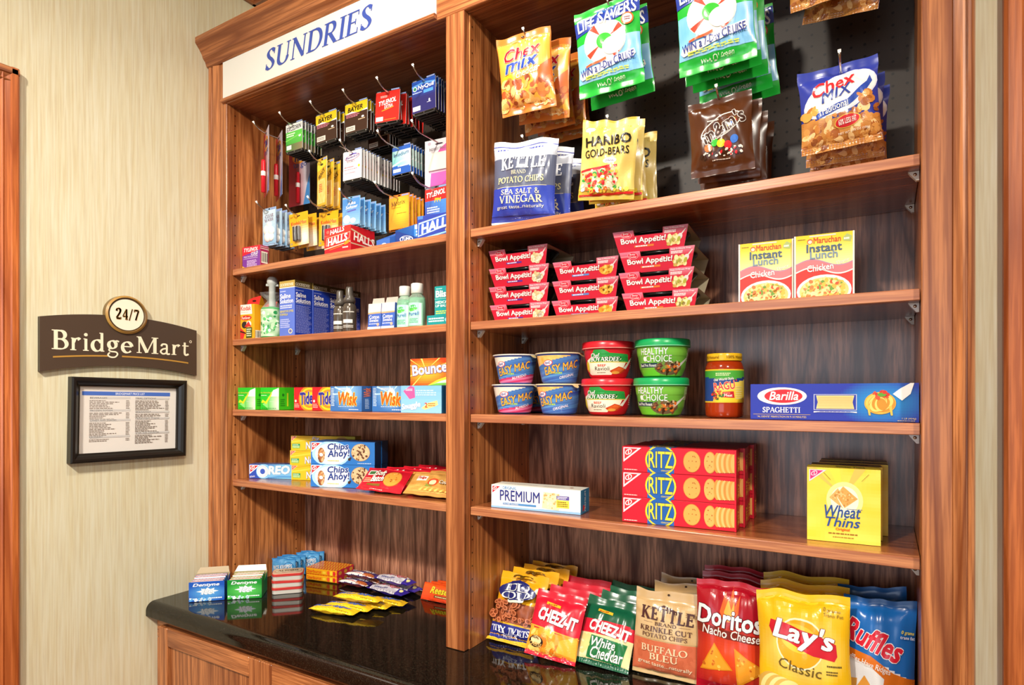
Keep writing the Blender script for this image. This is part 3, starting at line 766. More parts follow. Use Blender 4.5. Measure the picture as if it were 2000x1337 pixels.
def clamp(x, a=0.0, b=1.0): return max(a, min(b, x))
def bag(W, H, TK, front=(), colf=None, seal=(.09, .09), seed=1, mat='foil', nu=26, nv=34, pinch=.06, wr=1.0, flop=0.0, full=.5, side=None, ear_=.02):
    """pillow pack: x centred, base seal at z=0, front toward -y"""
    sb, st = seal; rd = random.Random(seed); ox, oy = rd.uniform(0, 50), rd.uniform(0, 50)
    def p_of(v): return clamp((v - sb) / (1 - sb - st))
    def thick(u, v):
        p = p_of(v); a = (max(0.0, 4 * p * (1 - p))) ** full
        c = max(0.0, 1 - abs(u) ** 2.4) ** .75
        base = TK / 2 * a * c
        e = 1 - a
        wrk = noise.noise(Vector((u * 2.2 + ox, v * 3.4 + oy, seed))) * .0046 + noise.noise(Vector((u * 4.2 + ox, v * 4.5 + oy, 3.3))) * .0014
        rad = math.sin((u * 1.0 + ox) * 15 + 4 * noise.noise(Vector((u * 2, v * 2, oy)))) * .0022 * e * c
        return base + (wrk * min(1, a * 1.4) + rad) * wr * c * min(1.0, TK / .03)
    def pos(u, v, sgn):
        p = p_of(v); hw = W / 2 * (1 - pinch * math.sin(math.pi * p) ** .7)
        hw *= 1 + .018 * noise.noise(Vector((v * 6, oy, sgn * 0)))
        x = u * hw
        z = v * H + ear_ * H * .35 * (abs(u) ** 3) * (1 if v > .5 else -1) * abs(2 * v - 1) ** 4 + .006 * H / .15 * noise.noise(Vector((u * 1.7 + ox, 9, oy))) * (1 if v > .9 else 0)
        z = max(z, .0003)
        y = sgn * thick(u, v)
        if v < sb or v > 1 - st:
            y = sgn * .0006 + .0011 * math.sin(u * 9 + ox) + (.002 * math.sin(v * H * 1900) * .25)
        if v > 1 - st * 1.6: y += flop * ((v - (1 - st * 1.6)) / (st * 1.6)) ** 1.5
        return Vector((x, y, z))
    cf = colf if callable(colf) else (lambda x, y: colf)
    mb = MB()
    mb.grid(lambda a, b: pos(2 * a - 1, b, -1), nu, nv, lambda a, b: cf(a, b), mat, True)
    mb.grid(lambda a, b: pos(1 - 2 * a, b, 1), nu, nv, (lambda a, b: side) if side else (lambda a, b: cf(1 - a, b)), mat, True)
    def mp(x, y, o):
        u = clamp(2 * x / W - 1, -.995, .995); v = clamp(y / H, .002, .998)
        a = pos(u, v, -1); e = .015
        du = pos(min(u + e, 1), v, -1) - pos(max(u - e, -1), v, -1); dv = pos(u, min(v + e, 1), -1) - pos(u, max(v - e, 0), -1)
        n = du.cross(dv)
        n = n.normalized() if n.length > 1e-9 else Vector((0, -1, 0))
        if n.y > 0: n = -n
        return a + n * (o * 2.8 + .0003)
    if front: mb.decals(front, W, H, mp, mat, .0055)
    return mb

def wrap_label(mb, els, prof, a_half, z0, z1, mat='gloss', L=.008, extra=.0003):
    """label on a body of revolution, centred on the -y side"""
    def rad(z):
        for (r0, h0), (r1, h1) in zip(prof, prof[1:]):
            if h0 <= z <= h1 and h1 > h0: return r0 + (r1 - r0) * (z - h0) / (h1 - h0)
        return prof[-1][0]
    rm = rad((z0 + z1) / 2); W = 2 * a_half * rm; H = z1 - z0
    def mp(x, y, o):
        a = (x / W - .5) * 2 * a_half; z = z0 + y; r = rad(z) + o + extra
        return (r * math.sin(a), -r * math.cos(a), z)
    mb.decals(els, W, H, mp, mat, L)

FOOD = ['c98a3a', 'e0b060', 'a8642a', 'd69a4a', '8a4a1c']
def tri_logo(x0, y0, s, asp, c='d8262f', ln='ffffff'):
    """red corner flag with white outline and a white ring mark; asp = W/H"""
    a = s / asp
    return [P([(x0, y0), (x0 + a * 1.25, y0), (x0, y0 - s * 1.0)], ln), P([(x0 + a * .07, y0 - s * .06), (x0 + a * 1.02, y0 - s * .06), (x0 + a * .07, y0 - s * .82)], c),
            E(x0 + a * .36, y0 - s * .3, a * .26, s * .17, ln, 35), E(x0 + a * .36, y0 - s * .3, a * .2, s * .12, c, 35), B(x0 + a * .33, y0 - s * .42, x0 + a * .39, y0 - s * .18, ln)]
def barcode(x0, y0, x1, y1, n=9):
    r = [B(x0, y0, x1, y1, 'f0ead8')]
    for i in range(n):
        a = x0 + (x1 - x0) * (i + .3) / n
        r.append(B(a, y0 + (y1 - y0) * .12, a + (x1 - x0) / n * (.3 + .35 * ((i * 7) % 3) / 2), y1 - (y1 - y0) * .1, '2a2824'))
    return r
def face_at(kind, pl, pr, z, label, group=None, **k):
    """stand a carton so that its front base corners fall on two floor points"""
    cx, cy = (pl[0] + pr[0]) / 2, (pl[1] + pr[1]) / 2
    return kind.at((cx, cy, z), label, group, rz=math.degrees(math.atan2(pr[1] - pl[1], pr[0] - pl[0])), **k)

# ================================================================== right bay, fourth shelf: crackers
W, H = .228, .0545
k = Kind('cracker_box', 'box', carton(W, .058, H, bg='f4f2ec', rbg='2f7fae', tbg='e6e4da', front=[
    G(0, 0, 1, .2, lambda x, y: '8fb9dc' if y < .075 + .03 * x else None, 20, 12)] + tri_logo(.008, .97, .40, W / H) + [
    T('ORIGINAL', .135, .83, .30, .97, '4a8fc8', b=.02), T('PREMIUM', .105, .33, .56, .80, '27307e', b=.015), B(.14, .16, .52, .25, '4a86c0'),
    T('SALTINE CRACKERS', .15, .175, .32, .235, 'f4f2ec'),
    P([(.60, .84), (.78, .80), (.77, .1), (.585, .16)], 'ecd9ae'), BL(.60, .16, .77, .82, 34, .0026, ['d6b478', 'f4e6c4', 'c99f5e'], 3),
    B(.745, .56, .88, .72, '5a4f94'), FP(.755, .58, .87, .70, 2, 'e6e2f4', 2), B(.745, .22, .88, .54, 'f0d24a'), FP(.755, .26, .87, .50, 3, '7a6414', 4)],
    right=[B(0, 0, 1, 1, '2f7fae'), B(0, 0, .2, 1, '3f93c4'), T('PREMIUM', .1, .42, .9, .58, 'e4eef6', rot=90, b=.03), P([(.22, .1), (.6, .2), (.3, .38)], 'd8262f')],
    top=[FP(.1, .4, .5, .62, 2, 'cfccc0', 4), E(.86, .5, .02, .1, '9a6a50'), FP(.56, .35, .8, .6, 2, 'cfccc0', 8)]))
face_at(k, (-.815, .044), (-.589, .064), ZD, 'white cracker box with blue end standing alone at the left of the shelf')

W, H = .232, .0535
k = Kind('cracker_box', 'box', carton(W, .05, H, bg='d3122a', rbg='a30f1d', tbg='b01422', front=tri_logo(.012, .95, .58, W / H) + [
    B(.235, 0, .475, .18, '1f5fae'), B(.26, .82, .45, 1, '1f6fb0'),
    E(.355, .5, .139, .585, 'f2d22a'), E(.355, .5, .124, .53, '1e5aa8'), T('RITZ', .248, .2, .462, .84, 'f6dc34', b=.02, out='143c7a', ob=.05),
    T('CRACKERS', .36, .07, .45, .13, 'f6dc34'), FP(.02, .05, .16, .11, 1, 'f0c8c0', 5),
    E(.63, .5, .075, .41, 'c87a2c'), E(.63, .5, .070, .39, 'e6a44e'), BL(.58, .25, .68, .75, 9, .0014, ['b06a24'], 3),
    E(.785, .5, .052, .41, 'd08a3c'), E(.782, .5, .047, .38, 'e6ac5a'), BL(.755, .25, .805, .75, 8, .0013, ['b06a24'], 4)] +
    [E(.845 + .02 * i, .5, .03, .38 - .004 * i, c) for i, c in enumerate(['d9953f', 'f0bd76', 'd9953f', 'eeb86c', 'd08a3a', 'ecb264', 'd9953f', 'e8ac5e'])] + [B(.985, .0, 1, 1, 'd3122a')],
    right=[B(0, 0, 1, 1, 'b81222'), T('RITZ', .25, .28, .75, .72, 'f2c22a', rot=90, b=.04), BL(.2, .1, .8, .3, 5, .004, ['d9953f', 'c47a30'], 3)],
    top=[B(.23, 0, .48, 1, '1e4a80'), E(.355, .5, .1, .5, 'c8a82a'), E(.355, .5, .085, .42, '1e4a80'), T('RITZ', .29, .2, .42, .8, 'd8c030', b=.02)]))
LV = ['bottom', 'second', 'top']
for c in range(4):
    for r in range(3):
        dx = (.0, .004, -.003, .005)[c] + .002 * ((r * 3 + c) % 3 - 1)
        face_at(k, (-.484 + dx + (0 if c == 0 else .001), .049 + c * .0525), (-.248 + dx, .066 + c * .0525), ZD + r * (H + .0004),
                f'red cracker box with blue badge, {LV[r]} layer, {NTH[c]} stack from the shelf edge', 'red cracker boxes stacked three high')
W, H = .119, .136
rays = []
for i, a in enumerate((30, 52, 75, 98, 120, 145)):
    c, s = math.cos(R(a)), math.sin(R(a)); d = .05
    rays.append(P([(.5, .62), (.5 + .9 * math.cos(R(a - 5)), .62 + .9 * math.sin(R(a - 5))), (.5 + .9 * math.cos(R(a + 5)), .62 + .9 * math.sin(R(a + 5)))], ['f4c25a', 'f7e04a'][i % 2]))
rays = [e for e in rays]
def clipray(e):
    return P([(clamp(x), clamp(y)) for x, y in e[1]], e[2])
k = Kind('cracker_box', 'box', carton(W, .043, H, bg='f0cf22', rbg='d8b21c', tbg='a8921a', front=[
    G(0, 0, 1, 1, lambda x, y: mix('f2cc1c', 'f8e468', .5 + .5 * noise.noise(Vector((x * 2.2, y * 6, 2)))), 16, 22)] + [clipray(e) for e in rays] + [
    E(.52, .57, .25, .25, 'f8ec9a'), E(.52, .57, .19, .19, 'fdf6d8')] + tri_logo(.03, .97, .17, W / H, 'e0337a', 'f8d8e4') + [
    P([(.31, .60), (.43, .73), (.46, .68), (.42, .60), (.5, .46)], 'e8b468'), P([(.45, .69), (.5, .76), (.70, .60), (.52, .47), (.43, .6)], 'e2a858'), BL(.36, .5, .66, .72, 70, .0018, ['c8853a', 'f2cc8a', 'd89a4c'], 6, lambda x, y: abs(x - .51) / .19 + abs(y - .61) / .14 < .9),
    T('Wheat', .245, .335, .74, .50, '2a4f96', sh=.25, b=.02), T('Thins', .26, .21, .73, .34, '2a4f96', sh=.25, b=.02), B(.55, .455, .76, .46, '2a4f96'), T('Original', .40, .15, .59, .20, 'e06a1c', b=.04),
    FP(.3, .105, .72, .13, 1, '9a6a1c', 3, .7), FP(.36, .06, .66, .08, 1, 'b08a2c', 4, .7)] + [E(.24 + .012 * i, .93 - .012 * i, .008, .004, '8a7a2a', -40) for i in range(8)] + [E(.84 - .012 * i, .93 - .012 * i, .008, .004, '8a7a2a', 40) for i in range(8)],
    top=[T('Wheat Thins', .4, .3, .8, .8, '2c2a14', b=.01), B(.0, .0, 1, .12, 'c8a41c')]))
for c, (x0, y0, x1, y1) in enumerate([(-.127, .072, -.007, .081), (-.124, .122, -.005, .130), (-.115, .175, .004, .180), (-.116, .224, .003, .228)]):
    face_at(k, (x0, y0), (x1, y1), ZD, f'yellow wheat cracker box, {NTH[c]} of the row by the right stile', 'yellow wheat cracker boxes in a row')

# ================================================================== right bay, third shelf: cups, sauce, pasta
def noodle_cup(pink):
    prof = [(.031, 0), (.036, .001), (.0385, .004), (.0505, .0635), (.0525, .066)]
    mb = MB(); base = '3d62b8'
    mb.lathe(prof, base, 'gloss', 44)
    def cf(x, y):
        h = y - .22 * (x - .5)
        if pink and y < .16 + .42 * (x - .35): return mix('c2265c', 'f07aa8', .5 + .5 * math.sin((y - x * .45) * 40))
        if y > .70 + 1.0 * (x - .30): return mix('f2a63a' if not pink else 'e9ddc8', 'ffd78a' if not pink else 'f6efe2', .5 + .5 * noise.noise(Vector((x * 22, y * 9, 1))))
        return mix('2a3f9e', '6fb4e8', .35 + .5 * noise.noise(Vector((x * 2 - y * 1.2, (y - x * .45) * 16, 4))))
    els = [G(0, 0, 1, 1, cf, 56, 30)]
    els += [E(.36, .72, .055, .11, 'd8262f', 8), E(.36, .72, .046, .09, 'f4f4fa', 8), T('KRAFT', .327, .68, .393, .76, '3a4a9e', rot=8, b=.03)]
    els += [T('EASY MAC', .30, .40, .70, .70, 'f7b53c', sh=.25, rot=13, b=.03, out='1c2c72', ob=.06), FP(.36, .30, .52, .36, 1, 'a8d048', 3, .9),
            T('ALFREDO' if pink else 'ORIGINAL', .48, .18, .66, .28, 'f2ecf4', sh=.2, rot=14, b=.02)]
    els += [B(.17, .05, .185, .8, 'e6e0da'), FP(.86, .1, .94, .8, 12, 'd8d4e0', 2)]
    wrap_label(mb, els, prof, 2.35, .003, .062)
    lid = MB()
    lp = [(.0505, .0655), (.0545, .0655), (.0552, .0665), (.0545, .0680), (.0525, .0686), (.02, .0690), (0.0005, .0690)]
    lid.lathe(lp, 'e8d9b0' if not pink else 'e9e3da', 'gloss', 40)
    a = .95
    lid.face([(.0545 * math.sin(a - .17), -.0545 * math.cos(a - .17), .0668), (.0545 * math.sin(a + .17), -.0545 * math.cos(a + .17), .0668), (.061 * math.sin(a + .1), -.061 * math.cos(a + .1), .061), (.063 * math.sin(a), -.063 * math.cos(a), .0588), (.061 * math.sin(a - .1), -.061 * math.cos(a - .1), .061)], 'd8c48c', 'gloss')
    return mb, lid
CUPS = 'pasta cups stacked two high by the divider'
b_, l_ = noodle_cup(True); kp = Kind('noodle_cup', 'pasta cup', b_, [('lid', l_)])
b_, l_ = noodle_cup(False); ko = Kind('noodle_cup', 'pasta cup', b_, [('lid', l_)])
SC = (1.06, 1.06, 1.06)
kp.at((-.799, .127, ZC), 'blue and pink pasta cup, bottom of the stack nearest the divider', CUPS, rz=36, sc=SC)
kp.at((-.796, .127, ZC + .0735), 'blue and pink pasta cup, top of the stack nearest the divider', CUPS, rz=22, sc=SC)
ko.at((-.673, .125, ZC), 'blue and orange pasta cup, bottom of the second stack from the divider', CUPS, rz=12, sc=SC)
ko.at((-.673, .125, ZC + .0735), 'blue and orange pasta cup, top of the second stack from the divider', CUPS, rz=32, sc=SC)
kp.at((-.790, .249, ZC), 'blue and pink pasta cup half hidden behind the front cups', CUPS, rz=30, sc=SC)

def bowl(green):
    body = '2f9a2c' if green else 'd0202c'
    prof = [(.030, 0), (.038, .001), (.042, .004), (.049, .020), (.053, .045), (.0545, .048), (.0545, .052), (.055, .053), (.0565, .066), (.057, .067)]
    mb = MB(); mb.lathe(prof, body, 'gloss', 44)
    if green:
        els = [G(0, 0, 1, 1, lambda x, y: mix('2c7a22', '8ad04a', .5 + .5 * noise.noise(Vector((x * 4, y * 3, 7)))), 40, 20),
               T('HEALTHY', .29, .72, .56, .95, 'f0f4ec', b=.02, out='2a6a24', ob=.05), T('CHOICE', .34, .47, .60, .70, 'f0f4ec', b=.01, out='2a6a24', ob=.05), E(.325, .585, .022, .09, 'f0f4ec'),
               B(.24, .28, .46, .44, '1d3a46'), T('Beef Pot Roast', .25, .31, .45, .41, 'e8ecec', b=.02),
               B(.24, .0, .48, .2, '6cc832'), E(.58, .26, .15, .24, '6a5a40'), BL(.46, .06, .7, .46, 46, .0042, ['5a3420', '3c2414', 'd8702a', 'c8b48c', '6a8a3a', '7a4a2c'], 5),
               P([(.66, .34), (.80, .62), (.82, .60), (.70, .30)], 'd8d8d0'), FP(.80, .5, .9, .95, 9, 'cfe0a8', 3)]
    else:
        els = [P([(.25, .06), (.52, .06), (.60, .30), (.66, .30), (.70, .56), (.62, .68), (.30, .70), (.22, .6), (.22, .1)], 'f4ead2'),
               P([(.26, .52), (.74, .52), (.70, .80), (.50, .84), (.44, .97), (.34, .97), (.30, .74)], '2a9440'), P([(.26, .50), (.74, .50), (.74, .53), (.26, .53)], 'e8cc5a'),
               T('Chef', .30, .68, .40, .84, 'f4f4ee', sh=.2, b=.02, out='1c5a2c', ob=.05), T('BOYARDEE', .285, .54, .60, .70, 'f4f4ee', 'r', .1, .02, 0, '1c5a2c', .05),
               T('BEEF', .37, .36, .46, .44, 'd8442c', b=.03), T('Ravioli', .33, .22, .50, .36, '4a4a42', 'b', .1), FP(.35, .12, .48, .17, 1, '8a7a60', 2),
               E(.22, .36, .03, .2, 'd8c02a'), P([(.50, .20), (.60, .36), (.70, .28), (.64, .10), (.54, .08)], 'c8401c'), P([(.52, .2), (.60, .32), (.68, .27), (.62, .14)], 'e0642c'), E(.57, .14, .05, .05, 'e8a848'),
               P([(.66, .3), (.78, .70), (.80, .68), (.70, .27)], 'e6e0d4'), FP(.80, .3, .87, .9, 8, 'f0b8b0', 3)]
    wrap_label(mb, els, prof, 2.1, .004, .0655)
    lid = MB(); c = '12a85c' if green else 'd8202e'
    lp = [(.0575, .0655), (.0605, .0655), (.061, .0665), (.0605, .0795), (.0585, .0818), (.0565, .0822), (.054, .0812), (.03, .0812), (.0005, .0812)]
    lid.lathe(lp, c, 'plastic', 44)
    lid.lathe([(.0606, .0665), (.0613, .0668), (.0613, .0676), (.0606, .0679)], 'f2c8b8' if not green else 'a8e4c0', 'plastic', 44)
    return mb, lid
b_, l_ = bowl(False); kr = Kind('soup_bowl', 'microwave bowl', b_, [('lid', l_)])
b_, l_ = bowl(True); kg = Kind('soup_bowl', 'microwave bowl', b_, [('lid', l_)])
BW = 'lidded microwave bowls stacked in pairs'
SC = (.99, .99, 1.02)
kr.at((-.553, .135, ZC), 'red lidded microwave bowl, lower one of the red pair', BW, rz=17, sc=SC)
kr.at((-.551, .135, ZC + .0838), 'red lidded microwave bowl, upper one of the red pair', BW, rz=26, sc=SC)
kg.at((-.426, .135, ZC), 'green lidded microwave bowl, lower one of the green pair', BW, rz=8, sc=SC)
kg.at((-.423, .135, ZC + .0838), 'green lidded microwave bowl, upper one of the green pair', BW, rz=15, sc=SC)

prof = [(.030, 0), (.035, .001), (.0375, .005), (.0382, .012), (.0382, .030), (.0375, .033), (.0375, .094), (.0382, .097), (.0380, .103), (.035, .112), (.031, .117), (.031, .122)]
mb = MB(); mb.lathe(prof, '9a2f0c', 'sauce', 44)
lab = MB()
lab_p = [(.0379, .03), (.0379, .1)]
wrap_label(lab, [G(0, 0, 1, 1, lambda x, y: 'e8c02a' if (y < .04 or y > .96) else (mix('f0cc2a', 'f6e070', y) if (x - .52) * .55 + .55 > y and x > .42 else (mix('2a8a34', '5ab43c', x) if y > .74 + .05 * math.sin(x * 9) else '1f3f86')), 60, 26),
    T('Old World Style', .40, .64, .60, .74, 'f4f2e8', sh=.15, rot=6, b=.03, out='1a2a5a', ob=.04), T('RAGU', .40, .38, .61, .62, 'e0342c', 'b', 0, .03, 6, 'f4e0c8', .05),
    E(.60, .66, .008, .025, 'e0342c'), E(.63, .67, .008, .025, 'e0342c'), P([(.48, .16), (.49, .32), (.60, .34), (.61, .14)], 'c8242c'), T('Meat', .505, .18, .585, .26, 'f4f2ea', b=.04), FP(.50, .27, .58, .30, 1, 'f0c0b0', 2),
    BL(.38, .06, .5, .34, 26, .003, ['6a3420', 'c8642c', '3a6a2c', 'e0b84a', 'd8342c'], 8), FP(.62, .1, .72, .5, 6, 'e8d88a', 3), FP(.42, .80, .58, .9, 2, 'd8e8b0', 6)],
    lab_p, 2.6, .031, .099, 'card')
cap = MB(); cap.lathe([(.0315, .1165), (.0345, .1165), (.0348, .118), (.0348, .130), (.034, .1318), (.031, .1322), (.03, .1312), (.0005, .1312)], 'e2b020', 'gloss', 40)
wrap_label(cap, [T('100% Natural', .08, .25, .42, .75, '8a6414', b=.02), T('100% Natural', .55, .25, .90, .75, '8a6414', b=.02)], [(.0349, .117), (.0349, .130)], 1.7, .118, .130, 'gloss')
k = Kind('sauce_jar', 'jar', mb, [('label', lab), ('lid', cap)])
k.at((-.288, .125, ZC), 'glass jar of red pasta sauce with yellow lid left of the blue box', rz=10)

W, H = .272, .0672
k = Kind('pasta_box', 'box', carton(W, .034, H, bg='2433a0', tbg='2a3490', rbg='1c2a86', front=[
    G(.5, 0, 1, 1, lambda x, y: mix('1f8fd0', '2433a0', math.hypot((x - .80) / .26, (y - .5) / .62) ** 1.4), 30, 14),
    E(.205, .66, .158, .245, 'f2ece4'), E(.215, .66, .122, .19, 'd41f2c'),
    T('Barilla', .125, .55, .31, .79, 'f8f4f0', sh=.25, b=.03), T('SPAGHETTI', .082, .2, .322, .355, 'f2f0f0', 'r', 0, .01), B(.02, .145, .385, .155, 'c8a44a'),
    T('"AL DENTE" PERFECTION IN 9-10 MINUTES', .045, .06, .36, .11, 'd8c088', b=.01),
    B(.405, .285, .66, .715, 'b8bcd4'), B(.41, .30, .655, .70, '2433a0'), P([(.42, .68), (.645, .68), (.635, .5), (.645, .32), (.42, .32), (.43, .5)], 'e6cf8e')] +
    [B(.43, .335 + .034 * i, .637, .348 + .034 * i, 'cfae62') for i in range(10)] + [P([(.405, .25), (.66, .25), (.66, .215), (.63, .23), (.43, .23), (.405, .215)], 'e8e4e4'), FP(.44, .235, .63, .25, 1, '2433a0', 1),
    P([(.86, .72), (.91, .55), (.955, .72), (.975, 1.0), (.955, 1.0), (.90, .86)], 'f4f2ee'), E(.79, .48, .088, .29, 'e0a83c'), E(.79, .48, .08, .26, 'edc05a')] +
    [E(.79 + .01 * math.cos(i), .47 + .03 * math.sin(i * 2), .075 - .006 * i, .23 - .02 * i, ['c88a28', 'f2cc6a'][i % 2], i * 17) for i in range(7)] + [
    P([(.715, .45), (.728, .16), (.738, .16), (.732, .42)], 'e8b84c'), P([(.838, .4), (.85, .16), (.86, .17), (.855, .42)], 'e8b84c'), BL(.75, .62, .84, .78, 12, .004, ['c8301c', 'e0502c'], 3), E(.80, .70, .025, .05, '5a9a2c'),
    T('1 LB (454g)', .91, .06, .985, .11, 'd8c088', b=.02), FP(.885, .02, .985, .04, 1, 'c8b078', 3, .8)]))
k.at((-.0875, .052, ZC), 'blue spaghetti box lying beside the right stile', rz=.5)

# ================================================================== right bay, second shelf: meal bowls and noodle packs
def meal_sleeve(kind):
    W, H, D = .1635, .0448, .155
    ti = .011  # the front leans in toward its foot
    red = 'c81a34'
    def mp(x, y, o): return (x - W / 2 + ti * (1 - y / H) * (1 - 2 * x / W), -o + .012 * (1 - y / H), y)
    flag = {'a': '5a2a8c', 'b': '5a86c8', 'c': 'e8742c'}[kind]; food = {'a': ['e8dcb8', 'f4ecd4', 'cdb884', 'd8c89c'], 'b': ['f2b03c', 'e89a2c', 'f8c860'], 'c': ['e6cc7c', 'c8a850', 'a8a83c', 'f0dca0']}[kind]
    n0, n1 = .285, .675  # window cut in the top front edge
    mb = MB(); nb = .74
    for (x0, x1, y0, y1) in ((0, 1, 0, nb), (0, n0, nb, 1), (n1, 1, nb, 1)):
        mb.face([mp(a * W, b * H, 0) for a, b in ((x0, y0), (x1, y0), (x1, y1), (x0, y1))], red)
        mb.face([Vector(mp(a * W, b * H, 0)) + Vector((0, .0006, 0)) for a, b in ((x0, y0), (x0, y1), (x1, y1), (x1, y0))], 'b8ab8c')
    # top, back and floor panels, plain board inside
    for (x0, x1, y0, y1) in ((0, n0, 0, D), (n1, 1, 0, D), (n0, n1, .02, D)):
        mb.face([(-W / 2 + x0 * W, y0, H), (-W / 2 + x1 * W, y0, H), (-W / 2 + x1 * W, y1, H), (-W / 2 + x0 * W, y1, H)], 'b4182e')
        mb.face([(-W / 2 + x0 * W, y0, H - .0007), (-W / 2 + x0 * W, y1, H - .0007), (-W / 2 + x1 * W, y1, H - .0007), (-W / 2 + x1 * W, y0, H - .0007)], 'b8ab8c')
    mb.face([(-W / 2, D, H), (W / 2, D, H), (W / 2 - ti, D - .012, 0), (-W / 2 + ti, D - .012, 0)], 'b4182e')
    mb.face([(-W / 2, D - .0007, H), (-W / 2 + ti, D - .0127, 0), (W / 2 - ti, D - .0127, 0), (W / 2, D - .0007, H)], 'cbbfa0')
    mb.face([(-W / 2 + ti, .012, .0003), (W / 2 - ti, .012, .0003), (W / 2 - ti, D - .012, .0003), (-W / 2 + ti, D - .012, .0003)], 'b8ab8c')
    mb.decals([G(0, .7, .28, 1, lambda x, y: mix('c81a34', 'd88aa4', (y - .7) / .3 * .8), 8, 8), G(.68, .62, 1, 1, lambda x, y: mix('c81a34', 'd890a4', (y - .62) / .38 * .8), 8, 8),
        E(.175, .80, .075, .17, 'f0a0a8'), E(.175, .80, .068, .155, 'd4203c'), P([(0, .76), (.12, .76), (.12, .82), (0, .82)], 'e8808c'), T('Betty', .135, .81, .215, .91, 'f6dcdc', sh=.2, b=.02), T('Crocker', .125, .70, .225, .80, 'f6dcdc', sh=.2, b=.02),
        T('Bowl Appetit!', .075, .32, .72, .66, 'f6efe6', 'b', .08, .045, 0, '7c0c20', .03), B(.565, .60, .61, .63, 'f6efe6'),
        B(.26, .2, .55, .29, flag), FP(.28, .21, .5, .28, 1, 'e8dcf0', 2, .7),
        T('Easy 5-Minute Prep', .70, .86, .955, .95, 'f8e8e8', b=.03), FP(.70, .70, .86, .83, 2, 'f4dada', 3, .8),
        P([(.90, .52), (.975, .84), (.985, .82), (.925, .5)], 'd8d0cc'), E(.915, .5, .035, .14, 'd8d0cc'),
        E(.83, .36, .10, .20, food[0]), BL(.745, .2, .915, .55, 44, .005, food, ord(kind), lambda x, y: ((x - .83) / .095) ** 2 + ((y - .37) / .2) ** 2 < 1)], W, H, mp, 'card', .03)
    bw = MB()
    bw.lathe([(.030, .002), (.04, .004), (.056, .030), (.062, .037), (.0655, .040), (.0655, .043), (.063, .0435), (.03, .0425), (.0005, .0425)], '0c0c0d', 'black_plastic', 36, (0, .0735))
    bw.v = [(v[0] * 1.1, v[1], v[2]) for v in bw.v]
    return mb, bw
BG = 'red meal bowl sleeves in three stacks'
ks = {q: Kind('meal_sleeve', 'packaged meal', meal_sleeve(q)[0], [('bowl', meal_sleeve(q)[1])]) for q in 'abc'}
P4 = ['bottom', 'second', 'third', 'top']
rd = random.Random(5)
for (kk, n, x, y, col, nm, zs) in (('a', 4, -.776, .085, 'purple', 'left', 1.0), ('b', 3, -.594, .10, 'blue', 'middle', 1.0), ('c', 4, -.421, .085, 'orange', 'right', 1.0)):
    for i in range(n):
        sx = {'a': (.005, .002, .002, .001), 'b': (-.003, .0, .0), 'c': (.006, -.001, -.001, -.014)}[kk][i]
        rz = {'a': 3, 'b': 2, 'c': 4}[kk] + rd.uniform(-1.5, 1.5)
        pos = P4[i] if n == 4 else ['bottom', 'middle', 'top'][i]
        ks[kk].at((x + sx + (.008 if kk == 'a' else 0), y + rd.uniform(-.003, .003), ZB + i * .0453), f'red meal sleeve with {col} flavour strip around black bowl, {pos} of {nm} stack', BG, rz=rz)

W, H = .102, .128
def wave(x): return .50 + .055 * math.sin((x - .05) * 6.6)
def under(d, c): return P([(.03, 0)] + [(.03 + .94 * i / 24, wave(.03 + .94 * i / 24) + d) for i in range(25)] + [(.97, 0)], c)
k = Kind('noodle_pack', 'noodle pack', carton(W, .085, H, bg='f0ece0', rbg='cdbfa0', tbg='f0d020', front=[
    G(.03, .36, .97, 1, lambda x, y: mix('fbf2a0', 'f4cc18', clamp((y - .58) * 3)) , 16, 20),
    under(.085, 'b08aa8'), under(.07, 'e87a80'), under(-.035, 'f4ece4'), under(-.055, 'e0342c'),
    T('Maruchan', .33, .865, .78, .955, 'c8401c', b=.03), E(.27, .90, .05, .04, 'e0542c'), E(.27, .895, .035, .026, 'f4e4c4'), B(.26, .965, .70, .985, 'd8d4c4'),
    P([(.82, .87), (.94, .85), (.96, .93), (.88, .97), (.82, .92)], 'a8b86a'), FP(.83, .88, .94, .91, 1, 'f0f0e0', 2, .9), FP(.06, .93, .2, .95, 1, '8a6a1c', 3),
    T('Instant', .21, .735, .80, .86, '46607a', b=.045), T('Lunch', .27, .635, .73, .755, '7a93a4', b=.045),
    T('Chicken', .22, .455, .66, .555, 'f6f0ec', b=.04, rot=4, out='b03040', ob=.03), T('Flavor', .71, .545, .92, .60, 'f6dcdc', b=.02, rot=16),
    E(.50, .16, .455, .235, 'f2eee6'), E(.50, .155, .41, .20, 'e8c878'), BL(.14, .0, .86, .33, 210, .0042, ['e8b848', 'f4dc98', 'e87a3c', 'd8542c', '6a9a3a', 'f0d890', 'e8a84a', 'eed8a0'], 9, lambda x, y: ((x - .5) / .39) ** 2 + ((y - .155) / .19) ** 2 < 1 and y > .015),
    B(.0, .0, .028, 1, 'ece8dc'), B(.975, .0, 1, 1, 'ece8dc')]))
k.at((-.205, .108, ZB), 'yellow and red instant noodle pack, the left one of the pair', 'instant noodle packs', rz=2)
k.at((-.1005, .100, ZB), 'yellow and red instant noodle pack, the right one of the pair', 'instant noodle packs', rz=3)
